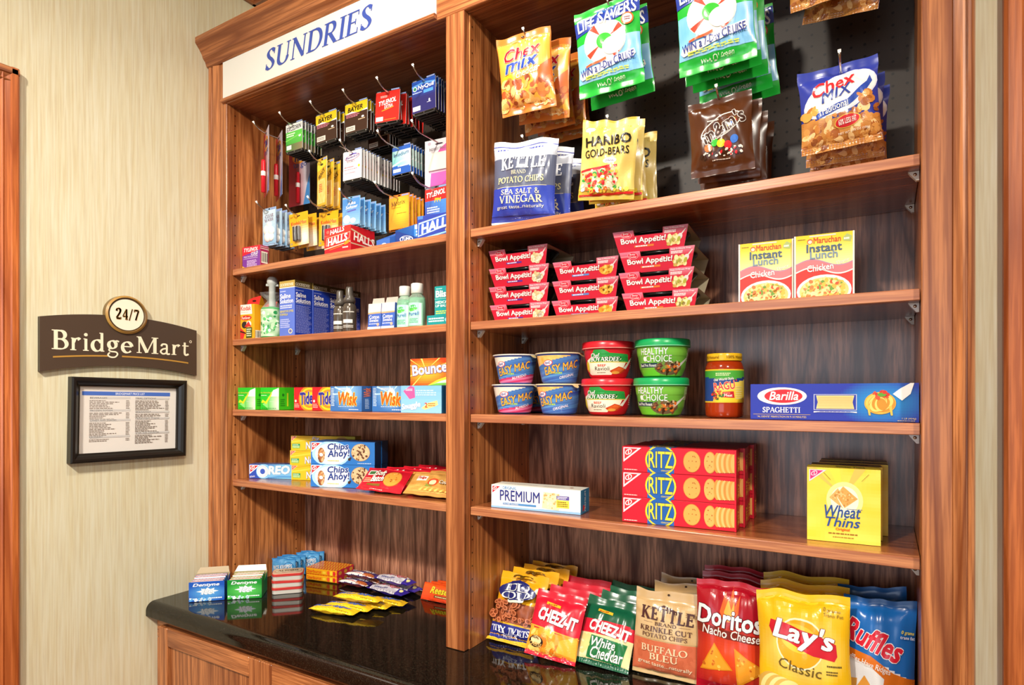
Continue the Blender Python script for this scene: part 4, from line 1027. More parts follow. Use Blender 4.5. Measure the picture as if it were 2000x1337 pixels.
# ================================================================== bags on hooks, top of the right bay
def hook(x, zr, tip_y, label, group):
    mb = MB()
    mb.tube([(0, -.0005, 0), (0, -(.300 - tip_y) + .035, 0), (0, -(.300 - tip_y) + .018, .005), (0, -(.300 - tip_y) + .006, .013), (0, -(.300 - tip_y), .019)], .0023, 'c9c6bf', 'steel', 8)
    mb.tube([(0, -(.300 - tip_y) + .001, .018), (0, -(.300 - tip_y) - .002, .0215)], [.0030, .0032], 'f2eee4', 'white_plastic', 8)
    mb.tube([(0, -.0002, -.010), (0, -.0022, -.004), (0, -.0022, .022), (0, -.0002, .026)], .0022, 'c9c6bf', 'steel', 8)
    o = put('pegboard_hook', mb, None, label, 'hook', group); o.location = (x, .3008, zr)
BS = .62   # bags behind the front one hang pressed flat
HKR = 'steel hooks on the right pegboard'
for (x, zr, ty, lb) in ((-.722, 2.362, .035, 'steel hook holding the orange snack bags'), (-.513, 2.362, .035, 'steel hook holding the green candy bags nearest the divider'),
                        (-.285, 2.372, .04, 'steel hook holding the green candy bags in the middle'), (-.066, 2.412, .07, 'steel hook above the blue snack bags at the upper right'),
                        (-.748, 2.132, .075, 'steel hook holding the dark blue chip bags'), (-.527, 2.126, .07, 'steel hook holding the gold gummy bags'),
                        (-.290, 2.128, .06, 'steel hook holding the brown candy bags'), (-.072, 2.134, .06, 'steel hook holding the blue snack bags at the lower right')):
    hook(x, zr, ty, lb, HKR)

def snack_photo(x0, y0, x1, y1, n, seed, cols, sz=.007, inside=None): return BL(x0, y0, x1, y1, n, sz, cols, seed, inside)
# orange snack mix
W, H = .136, .180
k = Kind('snack_bag', 'snack bag', bag(W, H, .036, [
    G(.02, .1, .98, .92, lambda x, y: mix('f0a83c', 'f6d68c', clamp(1.1 - math.hypot((x - .5) / .4, (y - .66) / .22))), 22, 30),
    P([(.62, .30), (.98, .30), (.98, .60), (.80, .52)], 'd8642a'), P([(.04, .36), (.22, .34), (.30, .40), (.26, .48), (.08, .48)], 'f4c41c'),
    snack_photo(.04, .08, .96, .40, 60, 4, ['d8803c', 'b8562a', 'e8a85a', 'c8743a', 'f0c07c', '9c4420'], .0095),
    T('Chex', .14, .66, .82, .82, 'c81c34', 'b', .3, .03, 6, 'f4e4d0', .04), T('mix', .14, .52, .78, .68, '2848a8', 'b', .3, .035, 6, 'f4e4d0', .04),
    T('cheddar', .34, .44, .80, .52, 'f8f0dc', 'b', .25, .02, 7), FP(.62, .06, .92, .09, 1, 'f4dca8', 3), E(.5, .945, .03, .012, '2a1608')], 'dd7a2c', (.10, .11), 11, pinch=.05, wr=1.5, side='b45c22'))
for i, (dx, y, dz, ry, rz) in enumerate([(0, .065, 0, -3, 10), (.012, .115, -.006, 4, 2), (.008, .155, -.012, -2, 3), (.02, .195, -.004, 3, 0), (.016, .235, -.012, -2, 2)]):
    k.at((-.722 + dx, y, 2.378 - H + dz), f'orange snack mix bag, {NTH[i]} on its hook by the divider', 'orange snack mix bags', rz=rz, ry=ry, rx=6, sc=(1, 1, 1) if i == 0 else (1, BS, 1))
# green candy
W, H = .148, .186
k = Kind('candy_bag', 'candy bag', bag(W, H, .030, [
    G(.01, .16, .99, .60, lambda x, y: mix('58a8dc', 'a0d4f0', .5 + .5 * noise.noise(Vector((x * 5, y * 9, 1)))) if y < .52 + .08 * abs(x - .5) * 2 + .03 * math.sin(x * 12) else None, 26, 24),
    P([(0, .70), (1, .80), (1, .97), (0, .87)], '2a3f9a'), T('LIFE SAVERS', .05, .765, .95, .905, 'f2f4fa', 'b', .05, .03, 4.6), B(.36, .90, .64, .935, '2a6ab8'), T('WINT O GREEN', .38, .905, .62, .93, 'e8f0fa', b=.03, rot=3),
    E(.47, .555, .33, .235, 'ece8dc')] + [P([(.47 + .10 * math.cos(R(a)), .555 + .08 * math.sin(R(a))), (.47 + .32 * math.cos(R(a - 9)), .555 + .232 * math.sin(R(a - 9))), (.47 + .32 * math.cos(R(a + 9)), .555 + .232 * math.sin(R(a + 9)))], 'd8402a') for a in (35, 125, 215, 305)] + [
    E(.47, .555, .115, .085, '3cb83a'), E(.60, .48, .16, .10, 'f0ece2'), E(.83, .725, .085, .068, 'e8682c'), E(.83, .725, .065, .052, 'f4ece4'), FP(.79, .70, .87, .75, 2, '8a4a5a', 3),
    P([(.06, .275), (.90, .385), (.92, .33), (.88, .30), (.08, .195), (.04, .23)], 'f4f2ee'), P([(.16, .305), (.48, .35), (.48, .375), (.16, .33)], 'e8602c'),
    T('WIN a 7-Day CRUISE', .07, .225, .90, .335, '2c3c92', 'b', .05, .025, 5.5), FP(.14, .185, .84, .225, 2, 'd8e04a', 3, .6), T("Wint O' Green", .30, .085, .72, .14, 'e8f4e0', 'b', .1, .01, 4)],
    lambda x, y: '1fae35', (.10, .09), 21, pinch=.03, wr=1.3, side='158a2a'))
for i, (dx, y, dz, ry, rz) in enumerate([(0, .06, 0, -2.5, 3), (.008, .105, -.006, -4, 2)]):
    k.at((-.512 + dx, y, 2.378 - H + dz), f'green candy bag, {NTH[i]} on the hook nearer the divider', 'green candy bags', rz=rz, ry=ry, rx=5, sc=(1, 1, 1) if i == 0 else (1, BS, 1))
for i, (dx, y, dz, ry, rz) in enumerate([(0, .05, 0, -2, 2), (.004, .08, -.004, -3, 1), (.010, .115, -.006, -2, 2), (.012, .165, -.018, -5, 0), (.02, .205, -.014, -4, 2)]):
    k.at((-.285 + dx, y, 2.342 - H + .02 + dz), f'green candy bag, {NTH[i]} on the middle hook at the top', 'green candy bags', rz=rz, ry=ry, rx=5, sc=(1, 1, 1) if i == 0 else (1, BS, 1))
# blue snack mix
W, H = .135, .155
k = Kind('snack_bag', 'snack bag', bag(W, H, .040, [
    G(.0, .0, 1, .44, lambda x, y: mix('a8622c', 'd89a4c', .5 + .5 * noise.noise(Vector((x * 9, y * 9, 1)))) if y < .40 - .12 * x else None, 26, 18),
    snack_photo(.05, .04, .97, .42, 90, 7, ['c8803a', 'a8602c', 'e0a860', '8a4a20', 'd09048', 'f0c888'], .0075, lambda x, y: y < .46 - .08 * x + (.1 if x > .72 else 0)),
    E(.52, .62, .49, .225, 'd8dcec', 18), E(.52, .62, .475, .205, 'f0eeea', 18), T('Chex', .17, .66, .72, .82, 'd8262c', 'b', .2, .03, 10, 'f6eee8', .03), T('MIX', .28, .565, .68, .69, '2a3f92', 'b', .25, .02, 10, 'f6f2ee', .02),
    P([(.20, .435), (.62, .535), (.86, .70), (.90, .77), (.93, .70), (.84, .58), (.62, .455), (.22, .37)], '2448a8'), T('Traditional', .24, .425, .62, .505, 'f4f2ee', 'b', .2, .015, 11),
    snack_photo(.74, .42, .92, .56, 10, 3, ['c8803a', 'a8602c', 'e0a860'], .007), snack_photo(.06, .40, .22, .52, 10, 5, ['d8a04a', 'e8b868', 'b87434'], .0075), E(.60, .285, .165, .075, 'd8b04a', 8), E(.60, .285, .15, .066, 'c8242c', 8), T('60% LESS FAT', .49, .255, .71, .315, 'f6e8e0', 'b', 0, .03, 6), T('NET WT 3.75 OZ (106g)', .48, .15, .86, .18, 'f0e4d0', b=.02, rot=3)],
    '2c3a9c', (.09, .12), 31, pinch=.05, wr=1.4, side='8a6a4a'))
for i, (dx, y, dz, ry, rz) in enumerate([(0, .115, 0, -3, 2), (.003, .160, -.012, 0, 2), (.006, .198, -.02, 2, 1)]):
    k.at((-.072 + dx, y, 2.150 - H + dz), f'blue snack mix bag, {NTH[i]} on the hook right above the top shelf', 'blue snack mix bags', rz=rz, ry=ry, rx=4, sc=(1, 1, 1) if i == 0 else (1, BS, 1))
for i, (dx, y, dz, ry, rz) in enumerate([(-.012, .10, 0, -5, 2), (.0, .15, -.01, 9, -10)]):
    k.at((-.078 + dx, y, 2.428 - H + dz), f'blue snack mix bag cut by the top of the photo, {NTH[i]} on its hook', 'blue snack mix bags', rz=rz, ry=ry, rx=4, sc=(1, 1, 1) if i == 0 else (1, BS, 1))
# brown candy
W, H = .124, .152
cd = ['3cb83a', 'e8c81c', 'd8242c', '2a6ac8', 'e8702a', '6a3a20']
k = Kind('candy_bag', 'candy bag', bag(W, H, .034, [
    E(.52, .60, .36, .13, 'e8e0d4', 24), E(.52, .60, .34, .115, '5a3018', 24), BL(.28, .52, .76, .70, 40, .0045, cd, 5, lambda x, y: abs(y - (.5 + (x - .3) * .4) + .02) < .06),
    T("m&m's", .18, .50, .90, .70, '3c1c0c', 'b', .1, .045, 24, 'f2ece4', .05), FP(.30, .68, .5, .71, 1, 'e8dcd0', 3)] + [
    E(.30 + .105 * i, .345 + .03 * ((i * 2) % 3), .062, .052, c) for i, c in enumerate(['e8702a', '3cb83a', 'e8c81c', 'd8242c', '2a6ac8'])] + [
    BL(.18, .22, .86, .31, 46, .003, ['f0e4d4', 'e8dcc8', 'd8242c', '3a2010'], 6), FP(.36, .17, .66, .19, 1, 'd8c8b8', 4)], '51290f', (.09, .10), 41, pinch=.04, wr=1.7, side='3c1e0c'))
for i, (dx, y, dz, ry, rz) in enumerate([(0, .10, 0, -2, 6), (.004, .135, -.004, 2, 3), (.002, .165, -.002, -3, 2), (.006, .195, -.006, 2, 3), (.004, .225, -.003, 0, 2), (.008, .255, -.006, 3, 1)]):
    k.at((-.286 + dx, y, 2.134 - H + dz), f'brown candy bag, {NTH[i]} on its hook in the middle', 'brown candy bags', rz=rz, ry=ry, rx=5, sc=(1, 1, 1) if i == 0 else (1, BS, 1))
# gold gummy candy (the cartoon on the real bag is left out)
W, H = .126, .172
gm = ['d8242c', '2a9a34', 'e8b42a', 'f0e8c8', 'e8702a', 'c8382c']
k = Kind('candy_bag', 'candy bag', bag(W, H, .034, [
    G(.0, .12, 1, .97, lambda x, y: mix('d6b03c', 'f0dc8a', .5 + .5 * noise.noise(Vector((x * 3, y * 4, 2)))), 18, 22),
    E(.16, .88, .09, .035, 'f0ead8', 10), T('HARIBO', .10, .665, .90, .79, '1c160c', 'b', 0, .05, 4), T('GOLD-BEARS', .10, .53, .88, .63, '1c160c', 'b', 0, .025, 4), E(.56, .47, .12, .035, 'f0e8e4', 4), T('ORIGINAL', .49, .455, .63, .485, '4a4a8a', b=.02, rot=4),
    P([(.02, .375), (.70, .425), (.70, .395), (.02, .345)], 'd8262a'), P([(.04, .345), (.66, .39), (.70, .18), (.04, .14)], 'c8b890'), BL(.06, .15, .70, .37, 80, .0048, gm, 6), BL(.06, .10, .92, .15, 34, .0046, ['e8702a', '3a9a34', 'f0d84a', 'd8242c', 'f4f0e4'], 8),
    P([(.02, .07), (.98, .10), (.98, .075), (.02, .045)], 'd8262a'), E(.60, .40, .03, .02, 'f0d04a')], 'd2ac3a', (.07, .10), 51, pinch=.04, wr=1.8, side='c8a23a', full=.45))
for i, (dx, y, dz, ry, rz) in enumerate([(0, .075, 0, 5, 10), (.008, .113, .004, 3, 4), (.008, .15, -.004, -2, 4), (.014, .185, 0, 3, 0), (.010, .225, -.01, -1, 2)]):
    k.at((-.533 + dx, y, 2.128 - H + dz + .006), f'gold gummy candy bag, {NTH[i]} on its hook over the top shelf', 'gold gummy candy bags', rz=rz, ry=ry, rx=4, sc=(1, 1, 1) if i == 0 else (1, BS, 1))
# dark blue chips
W, H = .168, .196
k = Kind('chip_bag', 'chip bag', bag(W, H, .050, [
    G(.0, .40, 1, .93, lambda x, y: '5a6078' if y < .78 else ('b8bcc8' if y < .90 else 'e4e4e8'), 20, 26), G(0, .1, 1, .43, lambda x, y: '3346b0', 10, 10),
    T('KETTLE', .16, .64, .86, .79, 'eceef4', 'r', 0, .025, 0), T('BRAND', .36, .575, .58, .62, 'e0d8b8', 'r'), T('POTATO CHIPS', .12, .475, .86, .55, 'e0d8a0', 'r', 0, .01), B(.10, .425, .90, .432, 'c8c0a0'),
    T('SEA SALT &', .20, .335, .80, .40, 'e6deb8', 'r', 0, .01), T('VINEGAR', .17, .235, .84, .325, 'e6deb8', 'r', 0, .015), T('great taste...naturally', .12, .165, .86, .215, 'd8d8c8', b=.01), FP(.28, .06, .72, .085, 1, 'b8b8d0', 3)],
    lambda x, y: '343f9c' if .035 < y < .93 else 'e2e2e6', (.08, .10), 61, pinch=.05, wr=1.5, side='2c3684', full=.42))
for i, (dx, y, dz, ry, rz) in enumerate([(0, .085, 0, 4, 6), (.014, .145, -.004, 4, 3), (.018, .225, -.01, -2, 6)]):
    k.at((-.752 + dx, y, ZA + .012 - .005 * i), f'dark blue chip bag, {NTH[i]} on its hook above the top shelf', 'dark blue chip bags', rz=rz, ry=ry, rx=3, sc=(1, 1, 1) if i == 0 else (1, BS, 1))

# ================================================================== bags on the counter, right bay
def row(kind, base, desc, group, where):
    hw = max(abs(v.co.x) for v in kind.root.data.vertices)
    for i, (x, y, rz, rx, ry, dz) in enumerate(base):
        kind.at((x, y, ZT + dz + hw * abs(math.sin(R(ry)))), f'{desc}, {NTH[i]} of the row {where}', group, rz=rz, rx=rx, ry=ry, sc=(1, 1, 1) if i == 0 else (1, .55, 1))
# pretzels
W, H = .134, .165
k = Kind('pretzel_bag', 'snack bag', bag(W, H, .036, [
    G(0, .0, 1, .27, lambda x, y: '2c348c' if y < .25 - .02 * x else 'f0b42a', 10, 8), G(.03, .26, .97, .56, lambda x, y: mix('7c3a20', 'b0603c', .5 + .5 * noise.noise(Vector((x * 14, y * 14, 3)))), 24, 16)] +
    [e for i in range(46) for e in (lambda q, w, a: (E(q, w, .052, .030, 'c8744c', a), E(q, w, .034, .017, '8a4426', a)))(random.Random(i * 7 + 1).uniform(.08, .92), random.Random(i * 11 + 2).uniform(.28, .55), i * 37)] + [
    E(.51, .70, .34, .13, '1c2468'), T('ROLD', .26, .71, .76, .79, 'f4f0e6', 'r', 0, 0, 5), T('GOLD', .24, .605, .78, .70, 'f4f0e6', 'r', 0, .005, 5), P([(.34, .575), (.70, .60), (.70, .57), (.36, .55)], 'd8e0cc'),
    T('TINY TWISTS', .16, .155, .88, .225, 'f2f0ee', 'r', 0, .01, 0), T('PRETZELS', .38, .115, .66, .145, 'e0e0f0', b=.01), B(.3, .15, .76, .153, 'd0d0e8'), FP(.66, .07, .9, .09, 1, 'd0d0e8', 3), P([(.02, .0), (1, .0), (1, .03), (.02, .02)], 'f0b42a'), E(.52, .875, .2, .012, '6a4a10')],
    'f0a818', (.07, .12), 71, pinch=.03, wr=1.3, side='d89a1c'))
row(k, [(-.790, .099, 2, -22, 2, .001), (-.783, .150, 1, -20, 1, .001), (-.772, .190, 1, -19, 1, .001), (-.766, .229, 1, -18, 1, .001)], 'yellow pretzel bag', 'yellow pretzel bags', 'by the divider')
# red cheese crackers
W, H = .126, .150
def cheez(white):
    red = 'd01c34'; gr = '12593c'
    if not white:
        els = [G(0, .06, 1, .45, lambda x, y: mix('e87a1c', 'f6b03a', .5 + .5 * noise.noise(Vector((x * 7, y * 7, 5)))) if y < .42 - .06 * x else None, 22, 16),
               BL(.05, .09, .62, .40, 46, .010, ['f0982a', 'f6b84c', 'e07a1c', 'f8c868'], 3), P([(.62, .12), (.98, .10), (.98, .40), (.66, .30)], 'f4b23c'), B(0, 0, 1, .07, red), P([(.0, .43), (1, .36), (1, .38), (.0, .45)], 'f4a03a'),
               E(.20, .21, .15, .085, '2a1c10'), E(.20, .23, .11, .06, 'f4d8a0'), T('CHEESE', .08, .145, .33, .20, 'f0c070', b=.03, rot=-3), T('REAL', .12, .25, .28, .285, '4a2c14', b=.02)]
        tx = (.15, .50, .92, .70)
    else:
        els = [G(0, .0, 1, .70, lambda x, y: (red if y > .44 else ('e8d8a0' if y > .07 else gr)) if y < .66 - .02 * x else None, 22, 30), BL(.03, .1, .2, .42, 16, .008, ['f4e4b0', 'e8cc84'], 2), P([(.20, .10), (.86, .08), (.92, .38), (.24, .42)], '1c7a40'), P([(.22, .13), (.84, .11), (.90, .36), (.25, .395)], '156a36'),
               T('White', .26, .27, .72, .40, 'f4f2e6', 'b', .25, .03, 0, '0c4a24', .03), T('Cheddar', .28, .11, .88, .27, 'f4f2e6', 'b', .25, .03, 0, '0c4a24', .03)]
        tx = (.16, .45, .94, .62)
    els += [T('CHEEZ-IT', *tx, 'f6f2ee', 'b', .05, .07, -7, '8a0c20', .03), P([(.26, .78), (.56, .75), (.56, .79), (.26, .82)], 'f0b82a'), FP(.3, .77, .52, .80, 1, 'b04a1c', 2)]
    return els
k = Kind('cracker_bag', 'snack bag', bag(W, H, .034, cheez(False), 'd01c34', (.07, .14), 81, pinch=.03, wr=1.4, side='b01830'))
row(k, [(-.664, .056, 5, -24, 4, .001), (-.655, .106, 4, -24, 3, .001), (-.640, .156, 3, -22, 1, .001), (-.655, .206, 2, -19, 1, .001)], 'red cheese cracker bag', 'red cheese cracker bags', 'beside the pretzels')
k = Kind('cracker_bag', 'snack bag', bag(W, H, .034, cheez(True), '12593c', (.07, .14), 91, pinch=.03, wr=1.4, side='0e4a32'))
row(k, [(-.546, .080, 3, -30, 3, .001), (-.530, .130, 3, -28, 2, .001), (-.523, .172, 2, -25, 1, .001), (-.531, .214, 2, -22, 1, .001)], 'dark green cheese cracker bag', 'dark green cheese cracker bags', 'left of the tan bag')
# tan chips
W, H = .146, .180
k = Kind('chip_bag', 'chip bag', bag(W, H, .046, [
    G(0, .0, 1, .44, lambda x, y: 'cf6a48' if .055 < y < .425 else None, 12, 40), BL(.05, .10, .95, .40, 40, .006, ['d4704c', 'c86442'], 4), G(.02, .44, .98, .86, lambda x, y: mix('caa672', 'd8b888', .5 + .5 * math.sin((x * 14 + y * 22) + 2 * math.sin(y * 17))), 26, 22),
    T('KETTLE', .12, .655, .90, .80, '4a2a2c', 'r', 0, .025, -2), P([(.22, .77), (.45, .84), (.62, .80), (.64, .72), (.60, .78), (.45, .815)], '4a2a2c'), T('BRAND', .34, .605, .66, .645, '5a3a30', 'r', 0, .005), B(.16, .63, .30, .634, '7a5a48'), B(.70, .62, .86, .624, '7a5a48'),
    T('KRINKLE CUT', .12, .53, .88, .59, '5a3830', 'r', 0, .01), T('POTATO CHIPS', .16, .465, .82, .515, '6a4a3c', 'r', 0, .005), T('BUFFALO', .15, .295, .83, .375, 'f0d0a8', 'r', 0, .01), T('BLEU', .28, .205, .70, .285, 'f0d0a8', 'r', 0, .01), T('great taste...naturally', .10, .125, .90, .18, 'f0dcb8', b=.015, rot=-2),
    FP(.78, .74, .94, .80, 3, '8a6a4a', 3), E(.5, .955, .02, .012, '3a2418')], lambda x, y: mix('d0ae78', 'c8a470', y), (.06, .12), 101, pinch=.02, wr=1.1, side='c0a878', full=.40))
row(k, [(-.410, .112, 4, -9, 1, .001), (-.384, .188, 3, -8, -2, .001), (-.396, .243, 3, -6, 2, .001)], 'tan kettle chip bag', 'tan kettle chip bags', 'left of the red tortilla chips')
# red tortilla chips
W, H = .146, .222
k = Kind('chip_bag', 'chip bag', bag(W, H, .056, [
    G(.0, .10, 1, .95, lambda x, y: mix('e0481c', 'a80f22', clamp(math.hypot((x - .5) / .6, (y - .34) / .30) - .2)), 22, 34),
    P([(.34, .74), (.42, .92), (.46, .80), (.52, .95), (.55, .80), (.62, .90), (.60, .74), (.48, .66), (.40, .66)], 'f0642a'), P([(.40, .74), (.46, .86), (.50, .76), (.54, .84), (.54, .72), (.46, .66)], 'f8b04a'),
    P([(.02, .62), (.98, .545), (.98, .475), (.02, .54)], '7c2418'), T('Doritos', .03, .60, .90, .77, 'f2f0ee', 'b', .03, .05, -4.5, '4a0a14', .04), T('Nacho Cheese', .10, .515, .88, .595, 'f2e8e0', 'b', .1, .02, -4.5),
    P([(.06, .20), (.26, .46), (.52, .24)], 'e08a1c'), P([(.09, .215), (.26, .44), (.49, .245)], 'ee9e2c'), P([(.54, .44), (.96, .26), (.58, .10)], 'e08a1c'), P([(.565, .42), (.92, .26), (.60, .13)], 'ec9a2a'), BL(.1, .12, .9, .42, 70, .003, ['c8641c', 'f8c050', 'd87a1c'], 5, lambda x, y: (x < .45 and y < .40 - abs(x - .26) * .8 and y > .22) or (x > .58 and abs(y - .26) < .12 - (x - .58) * .3))],
    'b20f24', (.05, .07), 111, pinch=.04, wr=1.5, side='9a0c1e', full=.40))
row(k, [(-.268, .110, 5, -7, -1, .001), (-.272, .176, 4, -6, -1, .001), (-.276, .232, 4, -4, -2, .001)], 'red tortilla chip bag', 'red tortilla chip bags', 'behind the front counter edge')
# yellow chips
W, H = .164, .230
k = Kind('chip_bag', 'chip bag', bag(W, H, .062, [
    G(.0, .06, 1, .97, lambda x, y: mix('f2dc84', 'eeb91a', clamp(math.hypot((x - .5) / .5, (y - .56) / .30) * 1.0)), 22, 34),
    E(.48, .62, .265, .20, 'f6ecc0', -10), E(.48, .62, .25, .185, 'efa51e', -10), E(.46, .66, .2, .11, 'f6c23a', -10), P([(.14, .72), (.16, .78), (.30, .77), (.66, .70), (.86, .64), (.87, .55), (.84, .51), (.62, .54), (.36, .62), (.18, .66)], 'c81e2e'),
    T("Lay's", .19, .57, .84, .775, 'f8f4ee', 'b', .12, .05, -9, '7a0c18', .025), T('Classic', .24, .395, .70, .475, '6a5424', 'b', 0, -.005, -8), FP(.76, .46, .92, .485, 1, '6a5a24', 3), FP(.75, .40, .88, .44, 2, '6a5a24', 5),
    T('0 grams', .72, .875, .90, .905, '8a741c', b=.0, rot=-4), T('Trans Fat', .72, .845, .93, .87, '8a741c', b=0, rot=-4)] +
    [E(.12 + .045 * i, .24 - .006 * i, .13, .12, c, -30) for i, c in enumerate(['d8a84a', 'f4dc8c', 'd8b058', 'f6e098', 'dcb45c', 'f4dc8c'])] + [E(.62, .16, .32, .10, 'eccf7c', -12), E(.62, .165, .30, .085, 'f4e0a0', -12)],
    'efc01c', (.05, .07), 121, pinch=.05, wr=1.6, side='dcae18', full=.40))
row(k, [(-.130, .078, 2, -6, -2, .001), (-.138, .152, 2, -6, -1, .001), (-.142, .218, 2, -5, -1, .001)], 'yellow potato chip bag', 'yellow potato chip bags', 'between the red and blue bags')
# blue and white ridged chips
W, H = .119, .228
k = Kind('chip_bag', 'chip bag', bag(W, H, .056, [
    G(.0, .0, 1, .58, lambda x, y: 'e6e4e4' if y < .55 - .16 * x + .05 * math.sin(x * 3) else None, 26, 30), P([(.0, .60), (.4, .565), (.72, .46), (1, .42), (1, .33), (.70, .36), (.38, .49), (.0, .525)], 'd8701c'), T('Ruffles Have Ridges', .04, .465, .68, .525, 'f4e8dc', 'b', 0, .02, -12),
    P([(.60, .45), (.84, .40), (.80, .30), (.58, .33)], 'd8701c'), T('Ruffles', .03, .60, .84, .78, 'd81e34', 'b', .15, .06, -19, 'f4f2f4', .05), P([(.20, .28), (.32, .40), (.44, .30), (.38, .18), (.22, .16)], 'e0983c'), P([(.06, .34), (.22, .36), (.16, .06), (.04, .08)], 'e8a84c'),
    T('CHEDDAR', .32, .06, .92, .12, 'd84a2c', 'r', 0, .01), T('& SOUR CREAM', .30, .015, .94, .05, 'd84a2c', 'r'), FP(.62, .16, .82, .21, 2, '6a5a54', 3), T('0 grams', .80, .765, .96, .80, 'f0e04a', b=.02, rot=-6), T('trans fat', .79, .735, .97, .76, 'f0f0f4', b=.01, rot=-6)],
    lambda x, y: '1866b4', (.05, .07), 131, pinch=.04, wr=1.5, side='1456a0', full=.40))
row(k, [(-.0145, .130, -1, -5, 1, .001), (-.0165, .205, 1, -5, -2, .001)], 'blue and white ridged chip bag', 'blue and white chip bags', 'next to the right stile')
# ================================================================== left bay: packets on hooks
def packet(W, H, TK, els, back='141210', face='ffffff', tray=True):
    """hanging medicine packet: printed front, black clamshell edge with rivets along the foot, hang tab above"""
    mb = MB(); mb.box(-W / 2, W / 2, .0012, .0028, 0, H, back, 'gloss', .0004)
    mb.box(-W / 2, W / 2, .0012, TK, 0, .0055, back, 'gloss', .001)
    mb.box(-W / 2 + .006, W / 2 - .006, .0028, TK, .012, H * .72, back, 'gloss', .001)
    mb.box(-W / 2 + .001, W / 2 - .001, 0, .0012, .006, H * .93, face, 'gloss')
    mb.decals(els, W - .002, H * .93 - .006, lambda x, y, o: (-W / 2 + .001 + x, -o, .006 + y), 'gloss')
    mb.decals([B(.04, .935, .2, .96, '8a8a92'), B(.62, .945, .95, .985, '8a9ac8'), E(.5, .965, .07, .018, '0a0808')], W, H, lambda x, y, o: (-W / 2 + x, .0011 - o, y), 'gloss')
    for x in (-W * .42, 0, W * .42): mb.tube([(x, .001, .0028), (x, -.0004, .0028)], .0013, 'c9c6bf', 'steel', 6)
    for i in range(3): mb.tube([(-W / 2 + .006, TK * (.3 + .3 * i), -.0006), (W / 2 - .006, TK * (.3 + .3 * i), -.0006)], .0009, '3a3836', 'gloss', 5)
    return mb
def rail(kind, x, zr, y0, n, dy, H, desc, group, top=.012, rz=0.0, jit=1.2, ox=0.0, seed=1, skip=None):
    rd = random.Random(seed)
    y = y0
    for i in range(n):
        if skip and i == skip[0]: y += skip[1]
        kind.at((x + ox + rd.uniform(-.0015, .0015) - (.003 if skip and i >= skip[0] else 0), y, zr + top - H - (.012 if skip and i >= skip[0] else 0)), f'{desc}, {NTH[i]} on its hook' if n > 1 else desc, group if n > 1 else None, rz=rz, ry=rd.uniform(-jit, jit))
        y += dy * rd.uniform(.85, 1.15)
HKL = 'steel hooks on the left pegboard'
R1, R2, R3 = 2.366, 2.228, 2.090
for (x, zr, ty, lb) in ((-1.698, R1, .03, 'steel hook holding the stain pen cards'), (-1.574, R1, .03, 'steel hook holding the green headache packets'), (-1.438, R1, .03, 'steel hook holding the left brown and yellow packets'),
                        (-1.304, R1, .03, 'steel hook holding the right brown and yellow packets'), (-1.176, R1, .03, 'steel hook holding the red pain relief packets'), (-1.050, R1, .03, 'steel hook holding the dark blue night packets'),
                        (-1.453, R2, .04, 'steel hook holding the yellow packets'), (-1.316, R2, .03, 'steel hook holding the white and pink allergy packets'), (-1.183, R2, .04, 'steel hook holding the blue and teal packets'), (-1.062, R2, .04, 'steel hook holding the pink hair pin card'),
                        (-1.697, R3 + .028, .04, 'steel hook holding the cotton ball packets'), (-1.570, R3, .05, 'steel hook holding the left battery cards'), (-1.449, R3, .03, 'steel hook holding the right battery cards'),
                        (-1.318, R3, .03, 'steel hook holding the light blue tablet packets'), (-1.193, R3, .04, 'steel hook holding the orange packets'), (-1.060, R3, .04, 'steel hook holding the red and blue night packets')):
    hook(x, zr, ty, lb, HKL)
MED = 'medicine packet'
W, H = .078, .096
k = Kind('medicine_packet', MED, packet(W, H, .007, [G(0, 0, 1, .72, lambda x, y: mix('1c6a2c', '5ac04a', clamp(.2 + y + .3 * x)) if y > .28 else mix('1c6a2c', '8a7a5a', x), 12, 14), B(0, .72, 1, 1, 'e8e8e4'), T('EXCEDRIN', .06, .75, .94, .92, '3a3a42', 'b', .2, .02, 3), FP(.05, .52, .6, .68, 2, 'e0f0d8', 2), E(.84, .5, .07, .05, 'f0f4ee'), B(.05, .06, .34, .22, 'e8e4dc'), P([(.0, .42), (1, .58), (1, .55), (0, .38)], '7ad05a')]))
rail(k, -1.570, R1, .082, 7, .0125, H, 'green and white headache packet', 'green headache packets', seed=3)
bay = packet(.090, .096, .007, [B(0, 0, 1, .66, '3a2218'), P([(0, .66), (0, 1), (1, 1), (1, .72), (.6, .64), (.3, .72)], 'e8c41c'), T('BAYER', .12, .72, .80, .88, '241408', 'b', .2, .05, 2), FP(.05, .52, .7, .66, 3, 'c8788a', 2), E(.80, .46, .06, .035, 'f0ece4'), FP(.6, .36, .92, .42, 1, 'c8b090', 3), B(.05, .05, .46, .22, 'd8d0c4'), FP(.08, .08, .42, .19, 2, '6a6460', 3)])
k = Kind('medicine_packet', MED, bay)
rail(k, -1.430, R1, .085, 3, .014, .096, 'brown packet with yellow top, left of its two matching hooks', 'left brown and yellow packets', seed=4)
rail(k, -1.306, R1, .082, 8, .0125, .096, 'brown packet with yellow top, right of its two matching hooks', 'right brown and yellow packets', seed=5, skip=(4, .045))
W, H = .084, .096
k = Kind('medicine_packet', MED, packet(W, H, .007, [B(0, 0, 1, 1, 'd22a22'), T('TYLENOL', .14, .58, .86, .74, 'f4f0ee', 'b', .3, .05, 8), T('EXTRA', .38, .45, .72, .56, 'f4e8e4', 'b', .2, .02, 8), P([(.28, .36), (.75, .46), (.78, .49), (.26, .38)], 'f0a02a'), FP(.2, .80, .5, .88, 2, 'f0c8c0', 3), B(.04, .04, .34, .18, 'ece6e2'), FP(.4, .05, .9, .09, 1, 'e88a3a', 4)]))
